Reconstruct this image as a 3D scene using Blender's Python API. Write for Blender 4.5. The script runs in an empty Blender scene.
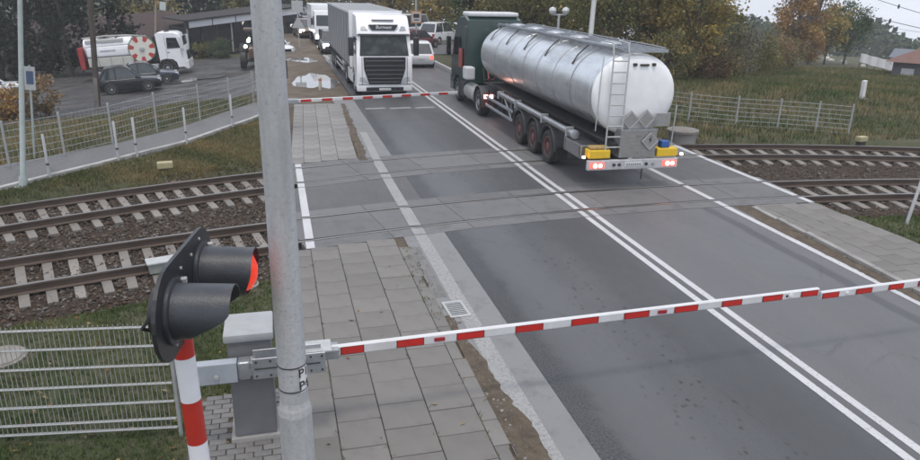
import bpy, bmesh, math, random
import numpy as np
from mathutils import Vector, Matrix
random.seed(7)
rng = np.random.default_rng(7)
sc = bpy.context.scene
col = sc.collection

# ------------------------------------------------------------------ camera, sky, sun, exposure
cam_data = bpy.data.cameras.new('camera')
cam = bpy.data.objects.new('camera', cam_data); col.objects.link(cam)
cam_data.sensor_width = 36.0
cam_data.lens = 36.0 * 700.0 / 920.0
cam_data.clip_start = 0.05; cam_data.clip_end = 6000
right = Vector((0.96853172, -0.24784279, 0.0228092))
up = Vector((0.06164568, 0.32766678, 0.94278009))
back = Vector((-0.24113506, -0.91170633, 0.3326341))
m = Matrix((right, up, back)).transposed().to_4x4()
m.translation = Vector((0, 0, 5.0))
cam.matrix_world = m
sc.camera = cam

SUN_EL, SUN_AZ = math.radians(74), math.radians(190)      # azimuth clockwise from +Y: behind the camera
world = bpy.data.worlds.new('World'); sc.world = world; world.use_nodes = True
wn = world.node_tree; wn.nodes.clear()
wo = wn.nodes.new('ShaderNodeOutputWorld'); bg = wn.nodes.new('ShaderNodeBackground')
sky = wn.nodes.new('ShaderNodeTexSky'); sky.sky_type = 'NISHITA'; sky.sun_disc = False
sky.sun_elevation = SUN_EL; sky.sun_rotation = SUN_AZ
sky.air_density = 1.0; sky.dust_density = 4.0; sky.ozone_density = 1.0
# an even cloud sheet over the clear sky: most of the blue is taken out
hs = wn.nodes.new('ShaderNodeMix'); hs.data_type = 'RGBA'
hs.inputs[0].default_value = 0.72
hs.inputs[7].default_value = (5.9, 6.25, 6.95, 1)
cl = wn.nodes.new('ShaderNodeTexNoise'); cl.inputs['Scale'].default_value = 2.2; cl.inputs['Detail'].default_value = 5
tcw = wn.nodes.new('ShaderNodeTexCoord')
mpw = wn.nodes.new('ShaderNodeMapping'); mpw.inputs['Scale'].default_value = (1, 1, 3)
crw = wn.nodes.new('ShaderNodeMapRange'); crw.inputs[1].default_value = .3; crw.inputs[2].default_value = .7
crw.inputs[3].default_value = .6; crw.inputs[4].default_value = .84
wn.links.new(tcw.outputs['Generated'], mpw.inputs[0]); wn.links.new(mpw.outputs[0], cl.inputs['Vector'])
wn.links.new(cl.outputs[0], crw.inputs[0]); wn.links.new(crw.outputs[0], hs.inputs[0])
wn.links.new(sky.outputs[0], hs.inputs[6]); wn.links.new(hs.outputs[2], bg.inputs[0])
bg.inputs[1].default_value = 0.125
wn.links.new(bg.outputs[0], wo.inputs[0])

sun_d = bpy.data.lights.new('sun', 'SUN'); sun_d.energy = 0.8; sun_d.angle = math.radians(10)
sun_d.color = (1.0, 0.92, 0.81)
sun = bpy.data.objects.new('sun', sun_d); col.objects.link(sun)
sd = Vector((math.sin(SUN_AZ) * math.cos(SUN_EL), math.cos(SUN_AZ) * math.cos(SUN_EL), math.sin(SUN_EL)))
sun.rotation_euler = sd.to_track_quat('Z', 'Y').to_euler()
sun.location = (-5, -5, 30)

sc.view_settings.view_transform = 'Standard'; sc.view_settings.look = 'None'
sc.view_settings.exposure = 0.66; sc.view_settings.gamma = 1.0
sc.view_settings.use_curve_mapping = False
sc.render.engine = 'CYCLES'
sc.cycles.use_denoising = True
sc.cycles.filter_width = 1.6
sc.cycles.max_bounces = 6; sc.cycles.volume_bounces = 1; sc.cycles.volume_step_rate = 8; sc.cycles.transparent_max_bounces = 8
sc.cycles.caustics_reflective = False; sc.cycles.caustics_refractive = False
sc.cycles.sample_clamp_indirect = 6

# ------------------------------------------------------------------ materials
MATS = {}
def mat(name, c1, c2=None, scale=4.0, rough=.6, metal=0.0, bump=0.0, bscale=60.0, spec=.5, coat=0.0,
        emit=None, estr=0.0, detail=6.0, stretch=(1, 1, 1), lo=.35, hi=.65, trans=0.0, dirt=None, dscale=1.2, dlo=.5, dhi=.75):
    """two-tone noise colour, optional second dirt layer with its own shape, fine bump"""
    if name in MATS: return MATS[name]
    ma = bpy.data.materials.new(name); ma.use_nodes = True; MATS[name] = ma
    nt = ma.node_tree; b = nt.nodes['Principled BSDF']
    b.inputs['Base Color'].default_value = (*c1, 1); b.inputs['Roughness'].default_value = rough
    b.inputs['Metallic'].default_value = metal; b.inputs['Specular IOR Level'].default_value = spec
    b.inputs['Coat Weight'].default_value = coat; b.inputs['Coat Roughness'].default_value = .08
    b.inputs['Transmission Weight'].default_value = trans
    if emit: b.inputs['Emission Color'].default_value = (*emit, 1); b.inputs['Emission Strength'].default_value = estr
    tc = nt.nodes.new('ShaderNodeTexCoord'); mp = nt.nodes.new('ShaderNodeMapping')
    mp.inputs['Scale'].default_value = stretch
    nt.links.new(tc.outputs['Object'], mp.inputs[0])
    last = None
    if c2:
        n = nt.nodes.new('ShaderNodeTexNoise'); n.inputs['Scale'].default_value = scale; n.inputs['Detail'].default_value = detail
        n.inputs['Roughness'].default_value = .65
        nt.links.new(mp.outputs[0], n.inputs['Vector'])
        r = nt.nodes.new('ShaderNodeMapRange'); r.inputs[1].default_value = lo; r.inputs[2].default_value = hi
        nt.links.new(n.outputs[0], r.inputs[0])
        x = nt.nodes.new('ShaderNodeMix'); x.data_type = 'RGBA'
        x.inputs[6].default_value = (*c1, 1); x.inputs[7].default_value = (*c2, 1)
        nt.links.new(r.outputs[0], x.inputs[0]); last = x.outputs[2]
    if dirt:
        n2 = nt.nodes.new('ShaderNodeTexNoise'); n2.inputs['Scale'].default_value = dscale; n2.inputs['Detail'].default_value = 8
        n2.inputs['Roughness'].default_value = .7
        nt.links.new(mp.outputs[0], n2.inputs['Vector'])
        r2 = nt.nodes.new('ShaderNodeMapRange'); r2.inputs[1].default_value = dlo; r2.inputs[2].default_value = dhi
        nt.links.new(n2.outputs[0], r2.inputs[0])
        x2 = nt.nodes.new('ShaderNodeMix'); x2.data_type = 'RGBA'
        if last: nt.links.new(last, x2.inputs[6])
        else: x2.inputs[6].default_value = (*c1, 1)
        x2.inputs[7].default_value = (*dirt, 1)
        nt.links.new(r2.outputs[0], x2.inputs[0]); last = x2.outputs[2]
    if last: nt.links.new(last, b.inputs['Base Color'])
    if bump > 0:
        n3 = nt.nodes.new('ShaderNodeTexNoise'); n3.inputs['Scale'].default_value = bscale; n3.inputs['Detail'].default_value = 4
        nt.links.new(tc.outputs['Object'], n3.inputs['Vector'])
        bp = nt.nodes.new('ShaderNodeBump'); bp.inputs['Strength'].default_value = bump; bp.inputs['Distance'].default_value = .02
        nt.links.new(n3.outputs[0], bp.inputs['Height']); nt.links.new(bp.outputs[0], b.inputs['Normal'])
    return ma

def nodes(name):
    ma = bpy.data.materials.new(name); ma.use_nodes = True; MATS[name] = ma
    return ma, ma.node_tree, ma.node_tree.nodes['Principled BSDF']
class NG:
    """tiny expression helper over a node tree"""
    def __init__(s, nt):
        s.nt = nt; s.tc = nt.nodes.new('ShaderNodeTexCoord'); s.sep = nt.nodes.new('ShaderNodeSeparateXYZ')
        nt.links.new(s.tc.outputs['Object'], s.sep.inputs[0])
        s.X, s.Y, s.Z = s.sep.outputs
    def _in(s, sock, v):
        if isinstance(v, (int, float)): sock.default_value = v
        elif isinstance(v, tuple): sock.default_value = (*v, 1) if len(v) == 3 else v
        else: s.nt.links.new(v, sock)
    def m(s, op, a, b=0.0, c=0.0):
        n = s.nt.nodes.new('ShaderNodeMath'); n.operation = op
        s._in(n.inputs[0], a); s._in(n.inputs[1], b); s._in(n.inputs[2], c); return n.outputs[0]
    def noise(s, scale, detail=5, stretch=(1, 1, 1), rough=.6, off=0):
        mp = s.nt.nodes.new('ShaderNodeMapping'); mp.inputs['Scale'].default_value = stretch; mp.inputs['Location'].default_value = (off, off, 0)
        s.nt.links.new(s.tc.outputs['Object'], mp.inputs[0])
        n = s.nt.nodes.new('ShaderNodeTexNoise'); n.inputs['Scale'].default_value = scale; n.inputs['Detail'].default_value = detail
        n.inputs['Roughness'].default_value = rough
        s.nt.links.new(mp.outputs[0], n.inputs['Vector']); return n.outputs[0]
    def vor(s, scale, feature='F1', out='Distance', stretch=(1, 1, 1), rand=1.0):
        mp = s.nt.nodes.new('ShaderNodeMapping'); mp.inputs['Scale'].default_value = stretch
        s.nt.links.new(s.tc.outputs['Object'], mp.inputs[0])
        n = s.nt.nodes.new('ShaderNodeTexVoronoi'); n.feature = feature; n.inputs['Scale'].default_value = scale
        n.inputs['Randomness'].default_value = rand
        s.nt.links.new(mp.outputs[0], n.inputs['Vector']); return n.outputs[out]
    def rng(s, v, a, b, c=0.0, d=1.0, smooth=False):
        n = s.nt.nodes.new('ShaderNodeMapRange')
        if smooth: n.interpolation_type = 'SMOOTHSTEP'
        s._in(n.inputs[0], v); n.inputs[1].default_value = a; n.inputs[2].default_value = b
        n.inputs[3].default_value = c; n.inputs[4].default_value = d; return n.outputs[0]
    def band(s, v, centre, half, soft):
        d = s.m('ABSOLUTE', s.m('SUBTRACT', v, centre)); return s.rng(d, half - soft, half + soft, 1, 0, True)
    def mix(s, f, a, b):
        n = s.nt.nodes.new('ShaderNodeMix'); n.data_type = 'RGBA'
        s._in(n.inputs[0], f); s._in(n.inputs[6], a); s._in(n.inputs[7], b); return n.outputs[2]
    def bump(s, h, strength, dist, bsdf):
        n = s.nt.nodes.new('ShaderNodeBump'); n.inputs['Strength'].default_value = strength; n.inputs['Distance'].default_value = dist
        s.nt.links.new(h, n.inputs['Height']); s.nt.links.new(n.outputs[0], bsdf.inputs['Normal'])

def asphalt(name, base, worn, right_tint=None, lanes=True):
    ma, nt, b = nodes(name); g = NG(nt)
    big = g.rng(g.noise(.35, 4, (1, .45, 1)), .3, .7)
    c = g.mix(big, base, worn)
    if right_tint: c = g.mix(g.rng(g.m('ADD', g.X, g.m('MULTIPLY', g.noise(.8, 3), .25)), 6.85, 7.1), c, right_tint)
    sp = g.rng(g.noise(62, 3, rough=.85), .40, .64)
    c = g.mix(g.m('MULTIPLY', sp, .55), c, tuple(v * 1.75 for v in worn))
    sp2 = g.rng(g.noise(44, 3, rough=.75, off=9), .56, .68)
    c = g.mix(g.m('MULTIPLY', sp2, .85), c, (.022, .022, .024))
    if lanes:
        # wheel paths polished paler
        for cx, w, a in ((4.25, .45, .75), (6.1, .2, .12), (7.75, .42, .45), (9.2, .40, .45)):
            f = g.m('MULTIPLY', g.band(g.m('ADD', g.X, g.m('MULTIPLY', g.noise(.5, 3, off=3), .5)), cx + .25, w, .3), a)
            c = g.mix(f, c, tuple(v * 1.35 for v in worn))
        # coarse stripped strip along the joint with the gutter, and scattered pits where binder has gone
        edge = g.band(g.m('ADD', g.X, g.m('MULTIPLY', g.noise(2.5, 5, off=5), .5)), 3.62, .26, .13)
        grain = g.rng(g.noise(34, 3, rough=.8, off=2), .44, .56)
        c = g.mix(g.m('MULTIPLY', edge, g.m('ADD', g.m('MULTIPLY', grain, .85), .10)), c, (.03, .031, .034))
        pit = g.rng(g.m('ADD', g.vor(8.0, stretch=(1, .75, 1)), g.m('MULTIPLY', g.noise(24, 3), .16)), .27, .34, 1, 0)
        pz = g.band(g.m('ADD', g.X, g.m('MULTIPLY', g.noise(.7, 4, off=1), .8)), 5.45, .52, .25)
        pz = g.m('MULTIPLY', pz, g.rng(g.noise(2.6, 4, off=7), .40, .54))
        c = g.mix(g.m('MULTIPLY', g.m('MULTIPLY', pit, pz), .85), c, (.024, .022, .021))
        pit2 = g.rng(g.m('ADD', g.vor(4.2), g.m('MULTIPLY', g.noise(26, 3, off=3), .10)), .10, .15, 1, 0)
        c = g.mix(g.m('MULTIPLY', pit2, g.m('MULTIPLY', g.rng(g.noise(.6, 3, off=11), .52, .62), .7)), c, (.03, .028, .026))
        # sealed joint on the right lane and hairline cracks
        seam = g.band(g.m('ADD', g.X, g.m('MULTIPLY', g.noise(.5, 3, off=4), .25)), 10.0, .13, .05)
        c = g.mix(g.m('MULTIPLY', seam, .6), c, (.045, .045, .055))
        oil = g.m('MULTIPLY', g.band(g.X, 5.1, .35, .4), g.rng(g.noise(.9, 4, (1, .25, 1), off=8), .45, .7))
        c = g.mix(g.m('MULTIPLY', oil, .35), c, (.05, .05, .055))
        ctr = g.m('MULTIPLY', g.band(g.m('ADD', g.X, g.m('MULTIPLY', g.noise(.6, 3, off=6), .5)), 6.25, .6, .3), .5)
        c = g.mix(ctr, c, tuple(v * .72 for v in base))
    cr = g.vor(.55, 'DISTANCE_TO_EDGE', stretch=(1, .6, 1))
    crw_ = g.m('ADD', cr, g.m('MULTIPLY', g.m('SUBTRACT', g.noise(6, 5), .5), .06))
    crk = g.m('MULTIPLY', g.rng(g.m('ABSOLUTE', crw_), .002, .007, 1, 0), g.rng(g.noise(.45, 2, off=12), .50, .58))
    c = g.mix(g.m('MULTIPLY', crk, .32), c, (.03, .03, .032))
    nt.links.new(c, b.inputs['Base Color'])
    r = g.rng(g.noise(.8, 4, (1, .4, 1), off=3), .3, .7, .36, .62); nt.links.new(r, b.inputs['Roughness'])
    b.inputs['Specular IOR Level'].default_value = .45
    g.bump(g.noise(70, 4, rough=.85), .7, .012, b)
    return ma

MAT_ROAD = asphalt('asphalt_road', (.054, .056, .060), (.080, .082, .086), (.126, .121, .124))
MAT_APRON = asphalt('asphalt_apron', (.066, .064, .065), (.088, .085, .083), None, lanes=False)
MAT_PATH = asphalt('asphalt_path', (.085, .085, .088), (.11, .108, .106), None, lanes=False)

def paint(name, colr, under, wear=.5):
    ma, nt, b = nodes(name); g = NG(nt)
    f = g.rng(g.noise(22, 8, rough=.75), wear, wear + .10)
    f2 = g.rng(g.noise(1.4, 4, off=3), .35, .7, 0, .45)
    c = g.mix(f2, colr, tuple(v * .72 for v in colr)); c = g.mix(f, c, under)
    nt.links.new(c, b.inputs['Base Color']); b.inputs['Roughness'].default_value = .6
    g.bump(g.noise(110, 3), .3, .004, b)
    return ma
MAT_LINE = paint('line_paint', (.52, .52, .53), (.16, .16, .165), .555)
MAT_LINE_OLD = paint('line_paint_worn', (.30, .30, .295), (.17, .165, .16), .50)

def slabmat(name, a, bcol, stain, grain=.4):
    ma, nt, b = nodes(name); g = NG(nt)
    oi = nt.nodes.new('ShaderNodeObjectInfo')
    c = g.mix(g.rng(g.noise(1.3, 4), .3, .7), a, bcol)
    c = g.mix(g.m('MULTIPLY', g.rng(oi.outputs['Random'], 0, 1), .62), c, tuple(v * 1.32 for v in bcol))
    c = g.mix(g.m('MULTIPLY', g.rng(g.noise(140, 2), .45, .7), grain), c, tuple(v * .6 for v in a))
    c = g.mix(g.rng(g.noise(2.2, 7, rough=.7, off=5), .52, .74, 0, .75), c, stain)
    nt.links.new(c, b.inputs['Base Color']); b.inputs['Roughness'].default_value = .78
    g.bump(g.noise(150, 2), .35, .004, b)
    return ma
MAT_SLAB = slabmat('pavement_slab', (.138, .131, .121), (.166, .158, .146), (.12, .11, .10))
MAT_SLAB_PALE = slabmat('pavement_slab_pale', (.18, .176, .168), (.215, .21, .20), (.115, .108, .095))
MAT_CONC = slabmat('crossing_panel_concrete', (.112, .112, .114), (.142, .142, .142), (.065, .065, .065), .6)
MAT_GUTTER = slabmat('gutter_concrete', (.165, .166, .168), (.195, .195, .195), (.10, .096, .092), .5)
MAT_KERB = slabmat('kerb_concrete', (.22, .21, .20), (.29, .28, .265), (.10, .09, .08))
MAT_SLEEPER = slabmat('sleeper_concrete', (.17, .155, .138), (.22, .203, .182), (.085, .068, .052))
MAT_PAVER = slabmat('paver_concrete', (.125, .122, .12), (.17, .165, .16), (.06, .055, .05))

def groundmat(name, cols, scale, bump=.8, bs=14, dist=.06):
    ma, nt, b = nodes(name); g = NG(nt)
    c = g.mix(g.rng(g.noise(scale, 6, rough=.7), .36, .62), cols[0], cols[1])
    if len(cols) > 2: c = g.mix(g.rng(g.noise(scale * .35, 5, off=4, rough=.7), .50, .68), c, cols[2])
    if len(cols) > 3: c = g.mix(g.rng(g.noise(scale * 9, 3, off=8, rough=.8), .55, .70), c, cols[3])
    nt.links.new(c, b.inputs['Base Color']); b.inputs['Roughness'].default_value = .95; b.inputs['Specular IOR Level'].default_value = .15
    g.bump(g.noise(bs, 6, rough=.75), bump, dist, b)
    return ma

def terrain_material():
    ma, nt, b = nodes('grass_and_soil'); g = NG(nt)
    c = g.mix(g.rng(g.noise(1.1, 7, rough=.75), .38, .62), (.058, .070, .032), (.082, .082, .046))
    c = g.mix(g.rng(g.noise(.35, 5, off=4, rough=.7), .48, .66), c, (.105, .088, .062))
    c = g.mix(g.rng(g.noise(14, 4, off=8, rough=.85), .54, .70), c, (.14, .115, .08))
    c = g.mix(g.rng(g.noise(22, 4, off=2, rough=.85), .56, .70), c, (.03, .032, .018))
    # the parking yard: broken dark asphalt; the verge by the road: wet mud
    X, Y = g.X, g.Y
    wob = g.m('MULTIPLY', g.m('SUBTRACT', g.noise(.7, 5, off=6), .5), 3.2)
    yard = g.m('MULTIPLY', g.rng(g.m('ADD', g.m('SUBTRACT', Y, g.m('MULTIPLY', X, .0)), wob), 35.0, 36.5), g.rng(g.m('ADD', X, wob), 1.2, .2))
    yard = g.m('MULTIPLY', yard, g.rng(g.m('ADD', Y, wob), 68, 66)) 
    yard = g.m('MULTIPLY', yard, g.rng(g.m('ADD', X, wob), -17, -16))
    yc = g.mix(g.rng(g.noise(.5, 5, off=9), .4, .6), (.044, .042, .043), (.070, .066, .065))
    yc = g.mix(g.rng(g.noise(1.1, 5, (.5, 1.6, 1), off=1), .58, .66), yc, (.12, .105, .09))
    c = g.mix(yard, c, yc)
    mud = g.m('MULTIPLY', g.rng(g.m('ADD', Y, g.m('MULTIPLY', wob, .3)), 30.6, 31.4), g.m('MULTIPLY', g.rng(X, -1.6, -.4), g.rng(X, 4.5, 3.6)))
    mc = g.mix(g.rng(g.noise(1.2, 6, off=3), .4, .62), (.105, .080, .058), (.15, .125, .10))
    c = g.mix(mud, c, mc)
    nt.links.new(c, b.inputs['Base Color'])
    nt.links.new(g.rng(g.m('MULTIPLY', yard, g.rng(g.noise(.45, 4, off=2), .4, .6)), 0, 1, .95, .28), b.inputs['Roughness']); b.inputs['Specular IOR Level'].default_value = .3
    g.bump(g.noise(11, 6, rough=.75), .8, .05, b)
    return ma
MAT_TERRAIN = terrain_material()
MAT_BALLAST = groundmat('ballast', [(.048, .035, .027), (.082, .062, .047), (.070, .047, .032), (.115, .095, .078)], 26, 1.0, 30, .05)
MAT_DIRT = groundmat('gutter_dirt', [(.085, .066, .048), (.13, .105, .080), (.060, .050, .040), (.21, .19, .16)], 7, .9, 30, .02)
MAT_BED = mat('dark_trackbed', (.02, .018, .016), (.04, .035, .03), 8, rough=.9)

def railmat():
    ma, nt, b = nodes('rail_steel'); g = NG(nt)
    ge = nt.nodes.new('ShaderNodeNewGeometry'); sp = nt.nodes.new('ShaderNodeSeparateXYZ')
    nt.links.new(ge.outputs['Normal'], sp.inputs[0])
    top = g.m('MULTIPLY', g.rng(sp.outputs[2], .93, .985), g.rng(g.Z, -.02, -.008))
    rust = g.mix(g.rng(g.noise(3, 6, (.3, 1, 1)), .35, .65), (.070, .048, .037), (.105, .078, .062))
    c = g.mix(top, rust, (.24, .225, .21))
    nt.links.new(c, b.inputs['Base Color']); nt.links.new(g.m('MULTIPLY', top, .85), b.inputs['Metallic'])
    nt.links.new(g.rng(top, 0, 1, .8, .38), b.inputs['Roughness'])
    return ma
MAT_RAIL = railmat()

MAT_GALV = mat('galvanised_steel', (.36, .38, .41), (.46, .48, .51), 9, rough=.45, metal=.75, bump=.1, dirt=(.30, .29, .28))
MAT_GALV_DULL = mat('galvanised_dull', (.40, .41, .41), (.50, .51, .50), 12, rough=.6, metal=.35)
MAT_GREYPAINT = mat('grey_paint', (.30, .325, .36), (.34, .365, .40), 4, rough=.5, dirt=(.23, .225, .22), dlo=.55, dhi=.8)
MAT_CABINET = mat('cabinet_grey', (.135, .135, .14), (.16, .16, .165), 3, rough=.6, bump=.15, bscale=90, dirt=(.11, .10, .09), dlo=.55, dhi=.85)
MAT_CABTOP = mat('cabinet_lid_grey', (.29, .30, .31), (.34, .35, .36), 5, rough=.55, dirt=(.36, .34, .31), dlo=.52, dhi=.8)
MAT_WHITE = mat('white_paint', (.64, .64, .65), (.56, .56, .57), 3, rough=.42, dirt=(.50, .48, .46), dlo=.58, dhi=.9)
MAT_RED = mat('red_reflective', (.56, .022, .016), (.47, .02, .016), 6, rough=.4, dirt=(.36, .045, .035), dlo=.55, dhi=.85)
MAT_REDEDGE = mat('dark_red_edge', (.13, .012, .012), rough=.5)
MAT_BLACK = mat('black_plastic', (.018, .019, .022), (.026, .027, .031), 5, rough=.42, bump=.05)
MAT_HOOD = mat('hood_dark_grey', (.030, .033, .040), (.042, .046, .055), 4, rough=.42, bump=.12, dirt=(.085, .083, .080), dscale=5, dlo=.55, dhi=.8)
MAT_RUBBER = mat('tyre_rubber', (.018, .018, .018), (.035, .033, .031), 8, rough=.85, bump=.3, bscale=40)
MAT_CHASSIS = mat('chassis_dark', (.028, .028, .030), (.055, .050, .046), 5, rough=.7)
MAT_GLASS = mat('dark_glass', (.016, .020, .024), rough=.06, spec=.6, coat=.3)
MAT_CHROME = mat('chrome', (.62, .63, .65), rough=.16, metal=1)
MAT_RIM = mat('rim_alloy', (.42, .43, .45), (.34, .34, .35), 6, rough=.4, metal=.7)
MAT_RIMRED = mat('rim_red_brown', (.20, .055, .05), (.13, .05, .045), 8, rough=.6, dirt=(.10, .08, .07))
MAT_YELLOW = mat('yellow_plastic', (.75, .50, .02), (.66, .44, .03), 5, rough=.5)
MAT_BLUE = mat('blue_plastic', (.03, .10, .33), rough=.5)
MAT_HEADLIGHT = mat('headlight_lit', (.9, .9, .88), emit=(1, .97, .90), estr=16)
MAT_TAIL = mat('tail_lamp_lit', (.6, .02, .02), emit=(1, .10, .07), estr=1.6, rough=.3)
MAT_TAILHOT = mat('tail_lamp_bulb', (.9, .5, .4), emit=(1, .50, .40), estr=9, rough=.3)
MAT_TAILOFF = mat('tail_lamp', (.35, .015, .015), rough=.25)
MAT_WOOD = mat('pole_wood', (.060, .048, .040), (.095, .078, .064), 7, rough=.9, bump=.4, bscale=30, stretch=(3, 3, .4))

# ------------------------------------------------------------------ mesh helpers
class MB:
    def __init__(s): s.v = []; s.f = []; s.mi = []; s.cur = 0
    def add(s, vs, fs):
        o = len(s.v); s.v += [tuple(p) for p in vs]; s.f += [tuple(i + o for i in f) for f in fs]; s.mi += [s.cur] * len(fs); return s
    def box(s, x0, x1, y0, y1, z0, z1, R=None, c=None):
        vs = [Vector((x, y, z)) for z in (z0, z1) for y in (y0, y1) for x in (x0, x1)]
        if R is not None: vs = [R @ v for v in vs]
        if c is not None: vs = [v + Vector(c) for v in vs]
        return s.add(vs, [(0, 2, 3, 1), (4, 5, 7, 6), (0, 1, 5, 4), (1, 3, 7, 5), (3, 2, 6, 7), (2, 0, 4, 6)])
    def rbox(s, x0, x1, y0, y1, z0, z1, b=.02, seg=2, R=None, c=None):
        bm = bmesh.new(); bmesh.ops.create_cube(bm, size=1)
        for v in bm.verts: v.co = Vector(((x0 + x1) / 2 + v.co.x * (x1 - x0), (y0 + y1) / 2 + v.co.y * (y1 - y0), (z0 + z1) / 2 + v.co.z * (z1 - z0)))
        bmesh.ops.bevel(bm, geom=bm.edges[:], offset=b, segments=seg, profile=.6, affect='EDGES', clamp_overlap=True)
        bm.verts.index_update()
        vs = [v.co.copy() for v in bm.verts]; fs = [[v.index for v in f.verts] for f in bm.faces]; bm.free()
        if R is not None: vs = [R @ v for v in vs]
        if c is not None: vs = [v + Vector(c) for v in vs]
        return s.add(vs, fs)
    def cyl(s, p0, p1, r0, r1=None, n=10, cap=True):
        p0 = Vector(p0); p1 = Vector(p1); r1 = r0 if r1 is None else r1
        d = (p1 - p0).normalized(); a = d.orthogonal().normalized(); b = d.cross(a)
        vs = []
        for p, r in ((p0, r0), (p1, r1)):
            for i in range(n):
                t = 2 * math.pi * i / n; vs.append(p + (a * math.cos(t) + b * math.sin(t)) * r)
        fs = [(i, (i + 1) % n, n + (i + 1) % n, n + i) for i in range(n)]
        if cap: fs += [tuple(range(n - 1, -1, -1)), tuple(range(n, 2 * n))]
        return s.add(vs, fs)
    def tube(s, pts, r, n=8):
        pts = [Vector(p) for p in pts]; rs = r if isinstance(r, (list, tuple)) else [r] * len(pts)
        vs = []; a = None
        for i, p in enumerate(pts):
            d = (pts[min(i + 1, len(pts) - 1)] - pts[max(i - 1, 0)]).normalized()
            a = d.orthogonal().normalized() if a is None else (a - d * a.dot(d)).normalized()
            b = d.cross(a)
            for k in range(n):
                t = 2 * math.pi * k / n; vs.append(p + (a * math.cos(t) + b * math.sin(t)) * rs[i])
        fs = []
        for i in range(len(pts) - 1):
            for k in range(n): fs.append((i * n + k, i * n + (k + 1) % n, (i + 1) * n + (k + 1) % n, (i + 1) * n + k))
        fs += [tuple(range(n - 1, -1, -1)), tuple(range((len(pts) - 1) * n, len(pts) * n))]
        return s.add(vs, fs)
    def lathe(s, prof, origin, axis, n=20, sx=1.0, ref=None):
        """prof: list of (along, radius)"""
        o = Vector(origin); d = Vector(axis).normalized(); a = (Vector(ref) if ref else d.orthogonal()).normalized(); b = d.cross(a)
        vs = []
        for t, r in prof:
            for i in range(n):
                q = 2 * math.pi * i / n; vs.append(o + d * t + (a * math.cos(q) * sx + b * math.sin(q)) * r)
        fs = []
        for j in range(len(prof) - 1):
            for i in range(n): fs.append((j * n + i, j * n + (i + 1) % n, (j + 1) * n + (i + 1) % n, (j + 1) * n + i))
        if prof[0][1] > 1e-5: fs.append(tuple(range(n - 1, -1, -1)))
        if prof[-1][1] > 1e-5: fs.append(tuple(range((len(prof) - 1) * n, len(prof) * n)))
        return s.add(vs, fs)
    def prism(s, poly, frame, h0, h1):
        """poly 2D in frame (o, ex, ey), extruded along ez from h0 to h1"""
        o, ex, ey = (Vector(q) for q in frame); ez = ex.cross(ey)
        n = len(poly)
        vs = [o + ex * p[0] + ey * p[1] + ez * h for h in (h0, h1) for p in poly]
        fs = [tuple(range(n - 1, -1, -1)), tuple(range(n, 2 * n))] + [(i, (i + 1) % n, n + (i + 1) % n, n + i) for i in range(n)]
        return s.add(vs, fs)
    def loft(s, rings, cap=True):
        n = len(rings[0]); vs = [p for r in rings for p in r]; fs = []
        for j in range(len(rings) - 1):
            for i in range(n): fs.append((j * n + i, j * n + (i + 1) % n, (j + 1) * n + (i + 1) % n, (j + 1) * n + i))
        if cap: fs += [tuple(range(n - 1, -1, -1)), tuple(range((len(rings) - 1) * n, len(rings) * n))]
        return s.add(vs, fs)
    def build(s, name, mats, parent=None, smooth=False, angle=35):
        me = bpy.data.meshes.new(name); me.from_pydata([tuple(v) for v in s.v], [], s.f)
        for q in (mats if isinstance(mats, (list, tuple)) else [mats]): me.materials.append(q)
        if any(s.mi): me.polygons.foreach_set('material_index', s.mi)
        bm = bmesh.new(); bm.from_mesh(me); bmesh.ops.recalc_face_normals(bm, faces=bm.faces[:])
        if smooth:
            ca = math.radians(angle)
            for f in bm.faces: f.smooth = True
            for e in bm.edges:
                if len(e.link_faces) == 2 and e.calc_face_angle(0) > ca: e.smooth = False
        bm.to_mesh(me); bm.free(); me.update()
        o = bpy.data.objects.new(name, me); col.objects.link(o); o.parent = parent
        return o
def link_mesh(name, me, parent=None, loc=(0, 0, 0), rot=(0, 0, 0), scale=(1, 1, 1)):
    o = bpy.data.objects.new(name, me); col.objects.link(o); o.parent = parent
    o.location = loc; o.rotation_euler = rot; o.scale = scale; return o
def tag(o, label=None, cat=None, group=None, kind=None):
    if label: o['label'] = label
    if cat: o['category'] = cat
    if group: o['group'] = group
    if kind: o['kind'] = kind
    return o
def thing(name, label, cat, loc=(0, 0, 0), rot=(0, 0, 0), group=None):
    o = bpy.data.objects.new(name, None); col.objects.link(o); o.empty_display_size = .2
    o.location = loc; o.rotation_euler = rot if isinstance(rot, tuple) else (0, 0, rot)
    return tag(o, label, cat, group)
def struct(name, label=None):
    o = bpy.data.objects.new(name, None); col.objects.link(o); return tag(o, label, None, None, 'structure')
def raw_mesh(name, v, f, mats, parent=None, smooth=False):
    me = bpy.data.meshes.new(name); me.from_pydata(v, [], f)
    for q in (mats if isinstance(mats, (list, tuple)) else [mats]): me.materials.append(q)
    if smooth: me.polygons.foreach_set('use_smooth', [True] * len(me.polygons))
    o = bpy.data.objects.new(name, me); col.objects.link(o); o.parent = parent; return o
def text(name, body, size, mt, parent, loc, rot, extrude=.002, align='CENTER', shear=0.0, spacing=1.0):
    cu = bpy.data.curves.new(name, 'FONT'); cu.body = body; cu.size = size; cu.extrude = extrude; cu.align_x = align; cu.align_y = 'CENTER'
    cu.shear = shear; cu.space_character = spacing; cu.offset = size * .012
    cu.materials.append(mt)
    o = bpy.data.objects.new(name, cu); col.objects.link(o); o.parent = parent; o.location = loc; o.rotation_euler = rot; return o
def sm(a, b, x):
    t = min(1.0, max(0.0, (x - a) / (b - a))); return t * t * (3 - 2 * t)
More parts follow.
